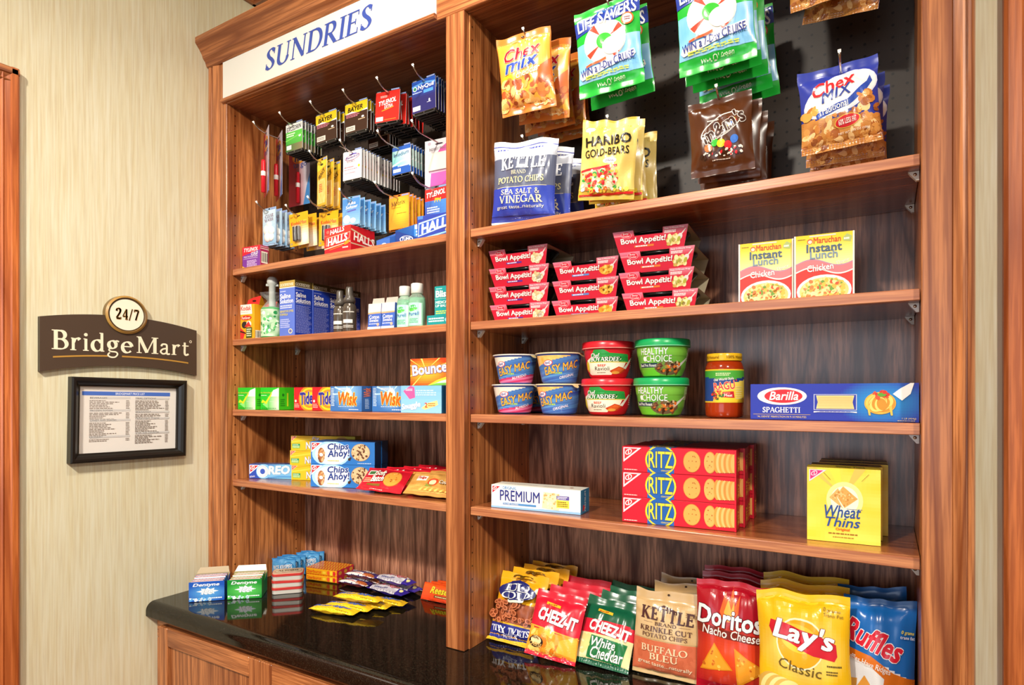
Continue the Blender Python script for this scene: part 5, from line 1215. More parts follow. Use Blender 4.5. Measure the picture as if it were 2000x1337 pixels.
rail(k, -1.187, R1, .080, 8, .0145, H, 'red pain relief packet', 'red pain relief packets', rz=5, jit=5, seed=6)
W, H = .082, .098
k = Kind('medicine_packet', MED, packet(W, H, .007, [G(0, 0, 1, 1, lambda x, y: mix('2c2a62', '2454b4', clamp((y - .45) * 2)), 8, 14), P([(0, .86), (.5, .93), (1, .86), (1, .80), (.5, .87), (0, .80)], '5a9ae0'), T('NyQuil', .26, .68, .94, .84, 'f0f2f8', 'b', .1, .04), E(.13, .76, .09, .075, 'd8e8f0'), E(.13, .76, .065, .055, '2a7a5a'), B(.5, .56, .9, .66, '4a8ad0'), FP(.03, .60, .46, .66, 1, 'a8b8e0', 3), E(.74, .30, .03, .05, 'f0f0f4'), FP(.64, .23, .86, .26, 1, 'c8c8e0', 2), B(.04, .06, .36, .20, 'e8e6e4')]))
rail(k, -1.053, R1, .080, 10, .0125, H, 'dark blue night medicine packet', 'dark blue night medicine packets', seed=7)
W, H = .076, .094
k = Kind('medicine_packet', MED, packet(W, H, .0085, [G(0, 0, 1, 1, lambda x, y: mix('f4dcdc', 'f4f0ec', clamp(abs(y - .5) * 2)), 6, 10), E(.5, .78, .40, .10, '8a3a6a', 6), E(.5, .78, .37, .08, 'f4ecf0', 6), T('Benadryl', .16, .73, .84, .84, '5a3a86', 'b', .1, .03, 6), P([(.3, .87), (.5, .92), (.75, .90), (.7, .87)], '5a4ab0'), T('ALLERGY', .18, .61, .66, .68, '6a5a7a', 'r'), FP(.08, .42, .7, .48, 1, 'e87a8a', 2), FP(.08, .34, .8, .39, 1, 'e8849a', 3), FP(.08, .22, .7, .26, 1, 'e08aa0', 4), E(.86, .44, .06, .05, 'f0c42a'), B(.08, .08, .34, .18, 'f0e8e4')]))
rail(k, -1.318, R2, .080, 14, .0125, H, 'white and pink allergy packet', 'white and pink allergy packets', seed=8, jit=.8)
W, H = .070, .090
k = Kind('medicine_packet', MED, packet(W, H, .0085, [G(0, 0, 1, 1, lambda x, y: '2a5ab4' if y > .86 or y < .34 - .1 * x else mix('7ac0c0', 'c8e4e0', clamp(y + x - .6)), 12, 22), T('Imodium', .08, .66, .90, .80, '2a4a94', 'b', .15, .01, 5), P([(0, .30), (.5, .44), (1, .48), (1, .52), (.5, .49), (0, .36)], 'f0f4f4'), FP(.3, .26, .9, .32, 2, 'e4f0f0', 3), B(.05, .08, .46, .20, 'e4e8ec')]))
rail(k, -1.174, R2, .128, 10, .0125, H, 'blue and teal packet', 'blue and teal packets', seed=9, jit=.8)
# yellow packets, turned on their hook
W, H = .052, .150
k = Kind('remedy_packet', 'packet', packet(W, H, .006, [B(0, 0, 1, 1, 'dca62c'), P([(0, .78), (1, .88), (1, 1), (0, 1)], 'e8cc3a'), E(.5, .92, .16, .025, '3a3a1c'), T('PRINCE', .1, .66, .9, .76, '3a2a14', 'b', .3, .03, 40), G(.06, .05, .94, .6, lambda x, y: mix('e0a030', 'f4dc90', .5 + .5 * noise.noise(Vector((x * 6, y * 9, 4)))), 10, 16), FP(.2, .3, .6, .5, 5, 'e0482a', 3)], back='c89a2a', face='dca62c'))
for i in range(3): k.at((-1.452 + .004 * i, .085 + .022 * i, R2 + .014 - H), f'yellow packet, {NTH[i]} on its hook', 'yellow packets', rz=-11 + 2 * i, ry=1)
# pink hair-pin card
W, H = .094, .132
mb = MB(); mb.box(-W / 2, W / 2, .001, .0016, 0, H, 'e85aa8', 'card')
mb.box(-W / 2, W / 2, .0017, .0022, 0, H, 'f0e0ec', 'card')
mb.decals([P([(0, 0), (0, 1), (1, 1), (1, .98), (.55, .80), (.25, .55), (.18, 0)], 'ece6ea'), E(.16, .93, .06, .035, 'c8b8c8'), T('BOBBY PINS', .16, .77, .74, .83, '8a8088', b=.01), B(.15, .3, .78, .62, 'f4b8d4'), B(.18, .33, .7, .60, 'f0c4d8'), E(.5, .90, .14, .018, '3a1a30'), P([(.2, .04), (.6, .04), (.9, .2), (.9, 0), (.2, 0)], 'd83a94')], W, H, lambda x, y, o: (-W / 2 + x, .0009 - o, y), 'card')
pins = MB()
for i in range(9): pins.tube([(-.026 + .006 * i, -.0012, .052), (-.026 + .006 * i, -.0012, .084)], .0011, '6a5a3a', 'steel', 5)
cov = MB(); cov.box(-.034, .028, -.004, .0004, .045, .094, 'f4d8e4', 'clear_plastic', .001)
k = Kind('hair_pin_card', 'hair pins', mb, [('pins', pins), ('clear_cover', cov)])
k.at((-1.058, .150, R2 + .010 - H), 'pink and white hair pin card beside the center stile', rz=4)
# stain pens on clear cards
W, H = .100, .205
mb = MB(); mb.box(-W / 2, W / 2, .001, .0018, 0, H, 'b8b4c4', 'gloss')
mb.decals([G(0, 0, 1, 1, lambda x, y: mix('b02a34', 'd8d0d8', clamp(2.2 * (x - .35) + .5 * (y - .5))), 14, 20), E(.5, .80, .34, .11, 'e88a2a'), E(.5, .80, .28, .085, 'f4c03a'), T('Tide', .24, .73, .78, .87, '2a2f8a', 'b', .15, .07, 3, 'f0e8e4', .02), T('to go', .22, .60, .86, .70, '4a5a9a', b=.02), E(.5, .955, .1, .014, '3a3a42'), P([(.7, 0), (1, 0), (1, .5), (.86, .3)], '4a8ac8')], W, H, lambda x, y, o: (-W / 2 + x, .0009 - o, y), 'gloss')
pen = MB(); pen.lathe([(.002, 0), (.0068, .002), (.0068, .052), (.0074, .053), (.0074, .066), (.0068, .068), (.0068, .098), (.0055, .104), (.0005, .105)], lambda z: 'f0e4e0' if .052 < z < .0665 else 'd0202c', 'gloss', 18, (.004, -.0085))
pen.v = [(v[0], v[1], v[2] + .004) for v in pen.v]
k = Kind('stain_pen_card', 'stain pen', mb, [('pen', pen)])
for i, (dx, y, rz) in enumerate([(0, .075, -29), (.004, .12, -27), (.0, .205, 2)]):
    k.at((-1.696 + dx, y, R1 + .008 - H), f'red stain pen on a clear card, {NTH[i]} on its hook', 'stain pen cards', rz=rz)
# cotton packets
W, H = .064, .122
mb = packet(W, H, .010, [G(0, 0, 1, 1, lambda x, y: mix('8ab4d4', 'c8dce8', clamp(y)), 6, 12), T('CLEAR', .2, .78, .86, .88, '8a6a7a', 'r', .0, .01, 4), T('WASH', .16, .66, .84, .76, '8a6a7a', 'r', 0, .01, 4)], back='9ab8d8', face='b8d0e4')
puff = MB()
for (x, z, r) in ((-.008, .050, .017), (.012, .046, .015), (-.004, .028, .017), (.012, .026, .013), (.002, .066, .012)):
    pr = [(max(.0004, r * math.sin(math.pi * i / 8)), z - r * math.cos(math.pi * i / 8)) for i in range(9)]
    puff.lathe(pr, 'f2efe9', 'card', 14, (x, -.001), .45)
k = Kind('cotton_packet', 'cotton balls', mb, [('cotton_ball', puff)])
rail(k, -1.694, R3 + .028, .085, 4, .020, H, 'light blue cotton ball packet', 'cotton ball packets', seed=11, jit=.6)
# batteries
W, H = .080, .102
def batt_card():
    mb = MB(); mb.box(-W / 2, W / 2, .001, .0018, 0, H, 'e8a818', 'card', .0003)
    mb.decals([G(0, 0, 1, 1, lambda x, y: mix('e8a818', 'f2ead8', clamp(1.3 - math.hypot((x - .78) / .35, (y - .22) / .34))), 12, 14), T('KodakMax', .10, .64, .92, .75, 'd8342a', b=.02), B(.55, .63, .93, .76, 'ecb93c'), T('Max', .57, .645, .9, .75, 'c8a050', b=.0), E(.5, .91, .09, .025, '1a1408'), T('AA', .06, .86, .2, .93, '9a6a1c', b=.0), E(.09, .08, .05, .038, '9a8a6a')], W, H, lambda x, y, o: (-W / 2 + x, .0009 - o, y), 'card')
    bl = MB(); bl.box(-.018, .012, -.0125, .0005, .012, .062, 'e8ecee', 'film', .003)
    bs = []
    for x in (-.0105, .0045):
        b = MB(); b.lathe([(.002, .013), (.0064, .0135), (.0068, .015), (.0068, .057), (.006, .0585), (.0022, .0588), (.0022, .0608), (.0004, .061)], lambda z: 'c8a060' if z > .045 else '2a2624', 'tin', 18, (x, -.0062))
        bs.append(('battery', b))
    return mb, bs + [('blister', bl)]
m_, p_ = batt_card(); k = Kind('battery_card', 'batteries', m_, p_)
for i in range(3): k.at((-1.566 + .005 * i, .098 + .028 * i, R3 + .008 - H - .004 * (i > 1)), f'yellow battery card, {NTH[i]} on the left battery hook', 'yellow battery cards', rz=4, ry=-3 + i)
for i in range(2): k.at((-1.449 + .006 * i, .108 + .030 * i, R3 + .008 - H - .012), f'yellow battery card, {NTH[i]} on the battery hook behind the red lozenge box', 'yellow battery cards', rz=2, ry=1)
W, H = .066, .0875
k = Kind('medicine_packet', MED, packet(W, H, .008, [G(0, 0, 1, 1, lambda x, y: mix('9ac8e8', '4a86c8', clamp(y + .2)), 6, 12), T('Alka', .3, .76, .78, .88, 'f0f4f8', 'b', .15, .02, 4), T('Seltzer', .2, .62, .9, .74, 'f0f4f8', 'b', .15, .02, 4), P([(.3, .48), (.8, .53), (.8, .58), (.3, .54)], '5a5ab0'), E(.26, .22, .2, .16, 'eef2f4'), E(.62, .16, .16, .1, 'dce8f0')], back='7ab0d8', face='7ab4dc'))
rail(k, -1.322, R3, .078, 6, .021, H, 'light blue tablet packet', 'light blue tablet packets', seed=12, rz=4, jit=1.5)
W, H = .076, .104
k = Kind('medicine_packet', MED, packet(W, H, .008, [G(0, 0, 1, 1, lambda x, y: mix('f4d43c', 'e8902a', clamp(math.hypot(x - .62, y - .6) * 1.8)), 12, 14), T('Motrin', .12, .74, .82, .88, '6a4a2a', 'r', .1, .01, 4), B(.1, .66, .6, .675, 'b8741c'), FP(.4, .46, .9, .5, 1, 'b8641c', 3)], back='d8752a', face='e8922a'))
rail(k, -1.190, R3, .135, 5, .016, H, 'orange pain relief packet', 'orange pain relief packets', seed=13)
W, H = .078, .110
k = Kind('medicine_packet', MED, packet(W, H, .010, [G(0, 0, 1, .72, lambda x, y: mix('3a4aa4', '4a86d0', clamp(x + y - .4)), 8, 8), B(0, .66, 1, 1, 'd22a2a'), T('TYLENOL', .08, .78, .92, .93, 'f4f0ee', 'b', .3, .05, 6), T('PM', .44, .60, .74, .72, 'f0c83a', 'b', .2, .05), FP(.1, .3, .7, .5, 3, 'c8d4f0', 3)], back='5a5a66'))
rail(k, -1.052, R3, .130, 3, .020, H, 'red and blue night pain relief packet', 'red and blue night packets', seed=14)

# ------------------------------------------------------------------ left bay, top shelf
W, H, D = .086, .0755, .032
k = Kind('medicine_box', MED, carton(W, D, H, bg='7a3a9a', rbg='b0305a', tbg='d8283a', front=[P([(0, .62), (0, 1), (1, 1), (1, .80), (.62, .74), (.28, .68)], 'd8283a'), T('TYLENOL', .1, .78, .88, .94, 'f4f0ee', 'b', .3, .05, 0), T('COLD', .5, .62, .88, .75, 'f4f0f4', 'b', .3, .05), T('MULTI-SYMPTOM', .1, .53, .86, .60, 'e8d8f0', b=.03), B(.06, .48, .86, .495, 'e0c8ec'), FP(.26, .14, .84, .42, 5, 'd8c0e4', 3), P([(0, 0), (.22, 0), (.16, .12), (0, .2)], 'f0b83a')], right=barcode(.12, .25, .88, .74) + [B(0, .84, 1, .87, 'f0d8d0'), B(0, .92, 1, .94, 'f0d8d0')]))
k.at((-1.7425, .055, ZA), 'purple and red cold medicine box alone at the left end of the shelf', rz=2)
mb = MB(); mb.grid(lambda u, v: (-.036 + .072 * u, .02 * v, .0006 + .0045 * max(0, math.sin(math.pi * (u * 1.3 - .1))) * (1 - .3 * v)), 12, 4, 'f0e8d8', 'card')
mb.grid(lambda u, v: (.036 - .072 * u, .02 * v, .0001 + .0045 * max(0, math.sin(math.pi * ((1 - u) * 1.3 - .1))) * (1 - .3 * v)), 12, 4, 'e0d8c8', 'card')
o = put('paper_slip', mb, None, 'small cream paper slip lying at the edge of the shelf', 'paper'); o.location = (-1.535, .043, ZA)
W, H, D = .104, .0808, .098
k = Kind('lozenge_box', 'lozenges', carton(W, D, H, bg='d8202c', rbg='c41a28', tbg='e04a3a', front=[P([(0, .30), (1, .58), (1, 1), (0, .78)], 'e0342c'), T('HALLS', .22, .78, .78, .95, 'f4ece8', 'b', .25, .06, 6), B(0, .72, .18, .725, 'd0c8b0'), P([(.06, .36), (.95, .52), (.99, .76), (.10, .66)], 'cfc4a4'), P([(.08, .38), (.94, .54), (.97, .74), (.11, .64)], 'd8242c'), T('HALLS', .12, .40, .90, .68, 'f6f0ec', 'b', .2, .07, 7), P([(.0, .24), (1, .40), (1, .43), (0, .28)], 'cfc4a4'), E(.86, .40, .12, .06, 'f0902a', 20), P([(.2, .2), (.7, .3), (.7, .32), (.2, .22)], 'f0902a'), FP(.7, .2, .92, .28, 1, 'f4e0d8', 3), E(.14, .86, .06, .06, 'e86a5a')],
    right=[P([(.02, .88), (1, .62), (1, .58), (.02, .82)], 'd0b89a'), T('HALLS', .12, .44, .98, .74, 'f4ece8', 'b', 0, .06, -4), B(.0, .34, 1, .38, 'd0b89a'), E(.5, .2, .06, .06, 'f0e0d8')]))
k.at((-1.347, .050, ZA), 'red lozenge box standing open in the middle of the shelf', rz=1)
# tray with slanted sides
def slant_tray(W, D, h0, h1, col, els, inner, back=None):
    mb = MB(); t = .0009
    mb.box(-W / 2, W / 2, 0, t, .0, h0, col); mb.box(-W / 2, W / 2, D - t, D, 0, h1, back or col)
    for s in (-1, 1):
        x = s * (W / 2 - t / 2)
        mb.prism([(0, 0), (D, 0), (D, h1), (0, h0)], x - t / 2, x + t / 2, 'X', col)
    mb.box(-W / 2 + t, W / 2 - t, t, D - t, 0, t, inner)
    mb.face([(-W / 2 + t, D - t - .0002, t), (W / 2 - t, D - t - .0002, t), (W / 2 - t, D - t - .0002, h1 - .0005), (-W / 2 + t, D - t - .0002, h1 - .0005)], inner)
    mb.decals(els, W, h0, lambda x, y, o: (x - W / 2, -o, y), 'card')
    return mb
W = .058
k = Kind('antacid_tray', 'display tray', slant_tray(W, .085, .022, .064, '3a6ac0', [E(.55, .2, .2, .3, 'd8dcec')], 'f4f0e8'))
k.at((-1.169, .048, ZA), 'empty blue display tray with white inside next to the red lozenge box', rz=-8)
W = .078
mb = MB()
mb.prism([(-W / 2, 0), (W / 2, 0), (W / 2, .012), (-W / 2, .040)], 0, .0012, 'Y', '1c3a86')
mb.box(-W / 2, W / 2, .0745, .0755, 0, .074, '2a5ab0'); mb.prism([(0, 0), (.0755, 0), (.0755, .074), (0, .04)], -W / 2, -W / 2 + .001, 'X', '3a78c8'); mb.prism([(0, 0), (.0755, 0), (.0755, .074), (0, .012)], W / 2 - .001, W / 2, 'X', '2a5ab0'); mb.box(-W / 2 + .001, W / 2 - .001, .0012, .0745, 0, .001, '1c3a86')
mb.decals([E(.5, .42, .30, .30, 'e8e8ec', -6), E(.5, .42, .26, .25, '1c3a86', -6), T('TUMS', .30, .28, .70, .58, 'f4f4f8', 'b', 0, .06, -6)], W, .03, lambda x, y, o: (x - W / 2, -o, y), 'card')
mb.decals([B(0, 0, 1, 1, '4a8ad0'), FP(.1, .55, .5, .9, 3, 'f0f0f4', 3), E(.75, .5, .14, .2, 'd8302a'), B(.05, .82, .3, .98, 'f0f0f0')], W, .074, lambda x, y, o: (x - W / 2, .0744 - o, y), 'card')
k = Kind('antacid_tray', 'display tray', mb)
k.at((-1.0905, .052, ZA), 'dark blue antacid tray with a slanted front edge', rz=-1)
W, H, D = .120, .062, .060
k = Kind('lozenge_box', 'lozenges', carton(W, D, H, bg='2c3f9e', rbg='24348a', tbg='3a5ab8', front=[P([(.02, .14), (1, .52), (1, 1), (.04, .72)], 'a8c4ec'), P([(.04, .20), (1, .56), (1, .95), (.06, .66)], '2f52b4'), T('HALLS', .10, .34, .92, .76, 'f4f4f8', 'b', .2, .07, 8), E(.86, .34, .13, .10, 'f0c070', 14), E(.86, .38, .10, .06, 'd8483a', 14), P([(.1, 0), (.9, .2), (.9, .26), (0, .05)], '8ac4e4'), B(.02, .86, .16, 1, '4a7ac8')]))
k.at((-.984, .044, ZA), 'blue lozenge box at the right end of the shelf against the center stile', rz=3)

# ------------------------------------------------------------------ left bay, second shelf
W, H, D = .070, .112, .045
mb = carton(W, D, H, bg='eea51c', rbg='e8a21c', tbg='e8a21c', front=[P([(0, .0), (.0, .35), (.35, .2), (.2, 0)], 'd8302c'), P([(0, .72), (.86, .72), (.80, 1), (0, 1)], 'f4e6d8'), T('Kodak', .04, .83, .78, .96, 'd8342c', b=.03), FP(.06, .76, .6, .80, 1, 'c8b8a8', 3), E(.42, .62, .40, .07, 'c82a20'), T('FunSaver', .10, .58, .74, .66, 'f4e8d8', 'b', .2, .02), E(.30, .42, .20, .10, '2a2a24'), E(.62, .44, .18, .09, 'e8e0d8'), P([(.3, .36), (.8, .36), (.6, .52)], 'c8302a'), B(.42, .04, .86, .34, '3a4a1c'), FP(.46, .08, .82, .32, 4, 'd8d8b0', 3), P([(.0, .22), (.4, .16), (.4, .2), (0, .26)], '2a1c10')], right=barcode(.1, .03, .9, .26))
# hang tab folded above the carton
mb.face([(-.028, .018, H), (.036, .018, H), (.044, .020, H + .028), (.0, .0205, H + .024), (-.022, .020, H + .018)], 'd82c28'); mb.face([(.036, .0185, H), (-.028, .0185, H), (-.022, .0205, H + .018), (.0, .021, H + .024), (.044, .0205, H + .028)], 'e8a21c')
mb.face([(.036, .018, H), (.036, .043, H), (.044, .020, H + .028)], 'e8a21c'); mb.face([(.036, .043, H), (.036, .018, H), (.044, .021, H + .028)], 'd8941c')
mb.face([(.012 + .010 * math.cos(a), .0176, H + .013 + .0028 * math.sin(a)) for a in [i * math.pi / 6 for i in range(12)]], '2a0c08')
k = Kind('camera_box', 'camera box', mb)
k.at((-1.750, .046, ZB), 'yellow single-use camera carton nearest the left side panel', 'yellow camera cartons', rz=3, sc=(.92, 1, 1))
k.at((-1.748, .106, ZB), 'yellow camera carton half hidden behind the lint roller', 'yellow camera cartons', rz=4, sc=(.92, 1, .92))
# lint roller in its clear bag
mb = MB(); rp = [(.010, .0), (.031, .0005), (.034, .004), (.034, .098), (.031, .103), (.012, .106), (.011, .108)]
mb.lathe(rp, lambda z: '2a9a4a', 'gloss', 32)
wrap_label(mb, [G(0, 0, 1, 1, lambda x, y: mix('1f8a3c', 'd8ecd0', clamp(.5 + .9 * noise.noise(Vector((x * 7, y * 4, 3))) - .8 * (x - .62))), 36, 20), BL(.3, .1, .62, .9, 40, .006, ['e8f4e0', '58b86a', '2a8a4a', 'b8e0b0'], 4)], [(.0342, .006), (.0342, .097)], 2.8, .006, .097, 'gloss')
hd = MB(); hd.lathe([(.009, .104), (.0105, .112), (.0105, .178), (.0150, .182), (.0165, .190), (.0155, .200), (.010, .207), (.0005, .209)], 'c4c8c2', 'plastic', 24)
hd.box(-.019, .019, -.004, .004, .176, .184, 'b4b8b2', 'plastic', .001)
fl_ = MB(); rd = random.Random(9)
def filmf(u, v):
    a = 2 * math.pi * u; z = .100 + .052 * v
    r = .034 + (.013 - .034) * min(1, v * 1.8) + max(0, v - .5) * .05; r *= 1 + .28 * v * noise.noise(Vector((math.cos(a) * 2.2, math.sin(a) * 2.2, v * 3)))
    return (r * math.sin(a), -r * math.cos(a), z)
fl_.grid(filmf, 40, 10, 'ffffff', 'film', False, True)
k = Kind('lint_roller', 'lint roller', mb, [('handle', hd), ('clear_wrap', fl_)])
k.at((-1.666, .076, ZB), 'green lint roller with grey handle wrapped in clear film', rz=40, sc=(1, 1, .945))
W, H, D = .070, .168, .066
sal = [B(0, .885, 1, 1, 'b89a48'), B(0, .87, 1, .885, 'e8e4d8'), T('GOODSENSE', .05, .905, .92, .955, 'f0ead8', 'r', 0, .015), FP(.06, .80, .5, .83, 1, 'c8d0f0', 2), T('Saline', .06, .685, .74, .77, 'f2f2f8', b=.04), T('Solution', .06, .595, .90, .68, 'f2f2f8', b=.04), FP(.06, .50, .86, .57, 2, 'd8dcf4', 3), T('SENSITIVE EYES', .05, .43, .92, .47, 'd8c84a', b=.03), T('FORMULA', .05, .375, .56, .415, 'd8c84a', b=.03), FP(.06, .15, .7, .32, 5, 'b8c0ec', 4), E(.72, .09, .13, .045, 'e0d8b0'), E(.72, .09, .09, .03, '6a6aa0')]
sar = [B(0, .885, 1, 1, '4a3a16'), B(0, .875, 1, .885, 'd8d4c8'), T('GOODSENSE', .04, .90, .84, .955, 'e0d8c0', 'r', 0, .015), FP(.05, .81, .6, .83, 1, 'a8b0e0', 2), T('Saline', .05, .70, .62, .785, 'f0f0f8', b=.04), T('Solution', .05, .60, .88, .685, 'f0f0f8', b=.04), B(.05, .585, .9, .59, 'c8ccec'), FP(.05, .06, .95, .56, 22, '8a94d8', 5, .45)]
mb = carton(W, D, H, bg='5a74cc', rbg='1c3aa4', tbg='c8c0a0', front=sal, right=sar)
k = Kind('saline_box', 'saline box', mb)
for i in range(4): k.at((-1.551 + .002 * (i % 2), .040 + .0672 * i, ZB), f'tall blue saline solution box, {NTH[i]} of the row behind the spray bottles', 'blue saline solution boxes')
bp = [(.014, 0), (.0165, .001), (.0175, .004), (.0175, .070), (.016, .078), (.0125, .084), (.0115, .087)]
mb = MB(); mb.lathe(bp, '4a4038', 'dark_bottle', 28)
wrap_label(mb, [FP(.3, .80, .7, .9, 1, 'd8d4cc', 3, .5), B(.3, .34, .62, .5, 'e0dcd4'), FP(.3, .12, .66, .26, 2, 'c8c4bc', 4)], [(.0176, .004), (.0176, .07)], 2.2, .005, .069, 'gloss')
cp = MB(); cp.lathe([(.0125, .086), (.0150, .087), (.0150, .098), (.0105, .106), (.0095, .108), (.0092, .128), (.008, .133), (.0005, .134)], '4c4640', 'plastic', 24)
k = Kind('spray_bottle', 'bottle', mb, [('cap', cp)])
k.at((-1.352, .065, ZB), 'black spray bottle with cap, the left one in front of the saline boxes', 'black spray bottles', rz=30, sc=(1.08, 1.08, .93))
k.at((-1.311, .062, ZB), 'black spray bottle with cap, the right one in front of the saline boxes', 'black spray bottles', rz=40, sc=(1.12, 1.12, .98))
W, H, D = .044, .092, .030
mb = MB(); mb.box(-W / 2, W / 2, 0, D, 0, H * .80, '3f63b8', 'gloss', .0015)
mb.face([(-W / 2, D * .5, H * .8), (W / 2, D * .5, H * .8), (W / 2 - .003, D * .55, H), (-W / 2 + .003, D * .55, H)], 'c8bfb0', 'gloss'); mb.face([(W / 2, D * .5 + .0006, H * .8), (-W / 2, D * .5 + .0006, H * .8), (-W / 2 + .003, D * .55 + .0006, H), (W / 2 - .003, D * .55 + .0006, H)], 'b0a898', 'gloss')
mb.decals([B(0, .62, 1, 1, 'd8d0c8'), BL(.05, .66, .95, .92, 24, .003, ['f4f2ee', 'e8e4de', 'fafaf8'], 3), P([(0, .60), (1, .62), (1, .68), (0, .66)], 'c8a078'), T('Cotton', .12, .42, .88, .56, 'f0f0f6', b=.02), T('Swabs', .14, .30, .84, .42, 'f0f0f6', b=.02), FP(.1, .2, .9, .26, 1, 'c8d0ec', 2), B(0, 0, 1, .12, 'd0ccd0'), E(.8, .2, .1, .06, 'e0a890')], W, H * .8, lambda x, y, o: (x - W / 2, -o, y), 'gloss')
k = Kind('swab_pack', 'cotton swabs', mb)
k.at((-1.213, .058, ZB + .0025), 'blue and white cotton swab pack, the left one in front', 'cotton swab packs', rz=6, rx=-4)
k.at((-1.165, .060, ZB + .0025), 'blue and white cotton swab pack, the right one in front', 'cotton swab packs', rz=5, rx=-4)
k.at((-1.150, .100, ZB + .0025), 'cotton swab pack half hidden behind the front two', 'cotton swab packs', rz=6, rx=-4)
bp = [(.017, 0), (.020, .001), (.0212, .004), (.0212, .072), (.019, .082), (.0125, .089), (.0115, .092)]
mb = MB(); mb.lathe(bp, 'bfe8cf', 'green_gel', 28); 
inn = MB(); inn.lathe([(.0005, .003), (.0192, .003), (.0192, .071), (.017, .079), (.0005, .079)], 'a4e6c2', 'plastic', 24)
wrap_label(mb, [P([(.28, .0), (.72, .0), (.72, .9), (.28, .9)], 'a8e4c8'), E(.42, .72, .12, .08, '3aa84a', 20), E(.46, .64, .12, .06, '58c04a', 15), T('Purell', .32, .40, .62, .54, '3a5ab0', 'b', .1, .02, 4), FP(.34, .1, .6, .3, 4, '4a9a78', 3), B(.62, .05, .68, .88, 'e8f4ec')], [(.0214, .004), (.0214, .072)], 2.2, .005, .071, 'gloss')
cp = MB(); cp.lathe([(.0135, .0905), (.0150, .0915), (.0150, .114), (.0140, .1165), (.0005, .117)], 'f0eee6', 'white_plastic', 28)
k = Kind('hand_gel_bottle', 'bottle', mb, [('gel', inn), ('cap', cp, 'white flip cap')])
k.at((-1.118, .078, ZB), 'clear green hand gel bottle with white cap, the left one', 'green hand gel bottles', rz=20)
k.at((-1.070, .072, ZB), 'clear green hand gel bottle with white cap, the right one', 'green hand gel bottles', rz=22, sc=(1.08, 1.08, 1.02))
W, H, D = .072, .104, .030
mb = carton(W, D, H, bg='149090', tbg='0c7a7a', rbg='0c7a7a', front=[FP(.08, .92, .4, .95, 1, 'c0e8e4', 2), T('Blistex', .06, .72, .96, .89, 'f2f6f4', b=.06), B(0, .68, 1, .69, '8ad0c8'), T('MEDICATED', .06, .56, .8, .63, 'e8f4f0', b=.03), T('LIP BALM', .06, .48, .6, .54, 'e8f4f0', b=.03), FP(.06, .30, .9, .40, 2, 'c8dc5a', 3)])
k = Kind('lip_balm_box', 'lip balm', mb); k.at((-.968, .064, ZB), 'teal lip balm display box beside the center stile', rz=2)
W, H, D = .070, .026, .022
k = Kind('lip_balm_box', 'lip balm', carton(W, D, H, bg='128a8c', front=[FP(.08, .3, .8, .8, 2, 'e0f0ee', 3), E(.88, .5, .08, .2, '8ac8d0')]))
k.at((-.975, .040, ZB), 'small teal carton lying in front of the lip balm display', rz=2)

# ------------------------------------------------------------------ left bay, third shelf: laundry
W, H, D = .088, .0695, .088
k = Kind('laundry_box', 'laundry box', carton(W, D, H, bg='2cc02c', rbg='3ec01c', tbg='5ad84a', front=[P([(.1, .25), (.3, .34), (.62, .82), (1, .95), (1, .1), (.8, .0), (.5, .0)], '8ae07a'), P([(.45, .48), (.70, .88), (1, .98), (1, .6), (.75, .58)], 'f0f4ec'), G(.4, 0, 1, .6, lambda x, y: mix('58cc4a', 'e8f4e0', clamp((x - .4) * 1.8 * (1 - abs(y - .3)))), 8, 8), P([(.04, .32), (.12, .46), (.28, .36), (.64, .80), (.62, .68), (.32, .24), (.2, .32), (.12, .30)], 'd8dc2a'), T('Dry Chlorine Bleach', .03, .72, .62, .80, 'e8d84a', b=.02), FP(.04, .62, .36, .67, 1, 'e0f4d8', 3), FP(.5, .35, .9, .4, 1, 'c8d8c0', 4), FP(.08, .05, .9, .09, 1, '1c6a1c', 3)],
    right=[E(.18, .66, .05, .07, '1c7a1c'), E(.68, .68, .05, .07, '1c7a1c'), B(.34, .15, .40, .75, 'c8d42a'), B(.84, .15, .9, .7, 'c8d42a'), FP(.06, .15, .26, .5, 4, '2a8a1c', 3)]))
LB = 'laundry boxes lined up on the third shelf'
k.at((-1.741, .037, ZC), 'green and white laundry box touching the left side panel', LB)
k.at((-1.648, .052, ZC), 'green and white laundry box, second from the left', LB)
W, H, D = .086, .0695, .055
k = Kind('laundry_box', 'laundry box', carton(W, D, H, bg='d8202a', tbg='d8302a', rbg='b81a24', front=[E(.78, .5, .52, .56, 'f0902a'), E(.80, .5, .46, .48, 'f6d02a'), E(.82, .5, .40, .40, 'f08a2a'), E(.84, .5, .30, .30, 'f6c42a'), T('Tide', .34, .24, .99, .80, '2c2f94', 'b', .12, .07, 5, 'f4ece4', .02), E(.10, .40, .05, .06, 'f0e0d8'), FP(.04, .1, .3, .3, 3, 'f0b0a0', 3)]))
k.at((-1.520, .075, ZC), 'red and orange laundry box, left of the two', LB)
k.at((-1.430, .068, ZC), 'red and orange laundry box, right one beside the blue boxes', LB)
W, H, D = .124, .071, .042
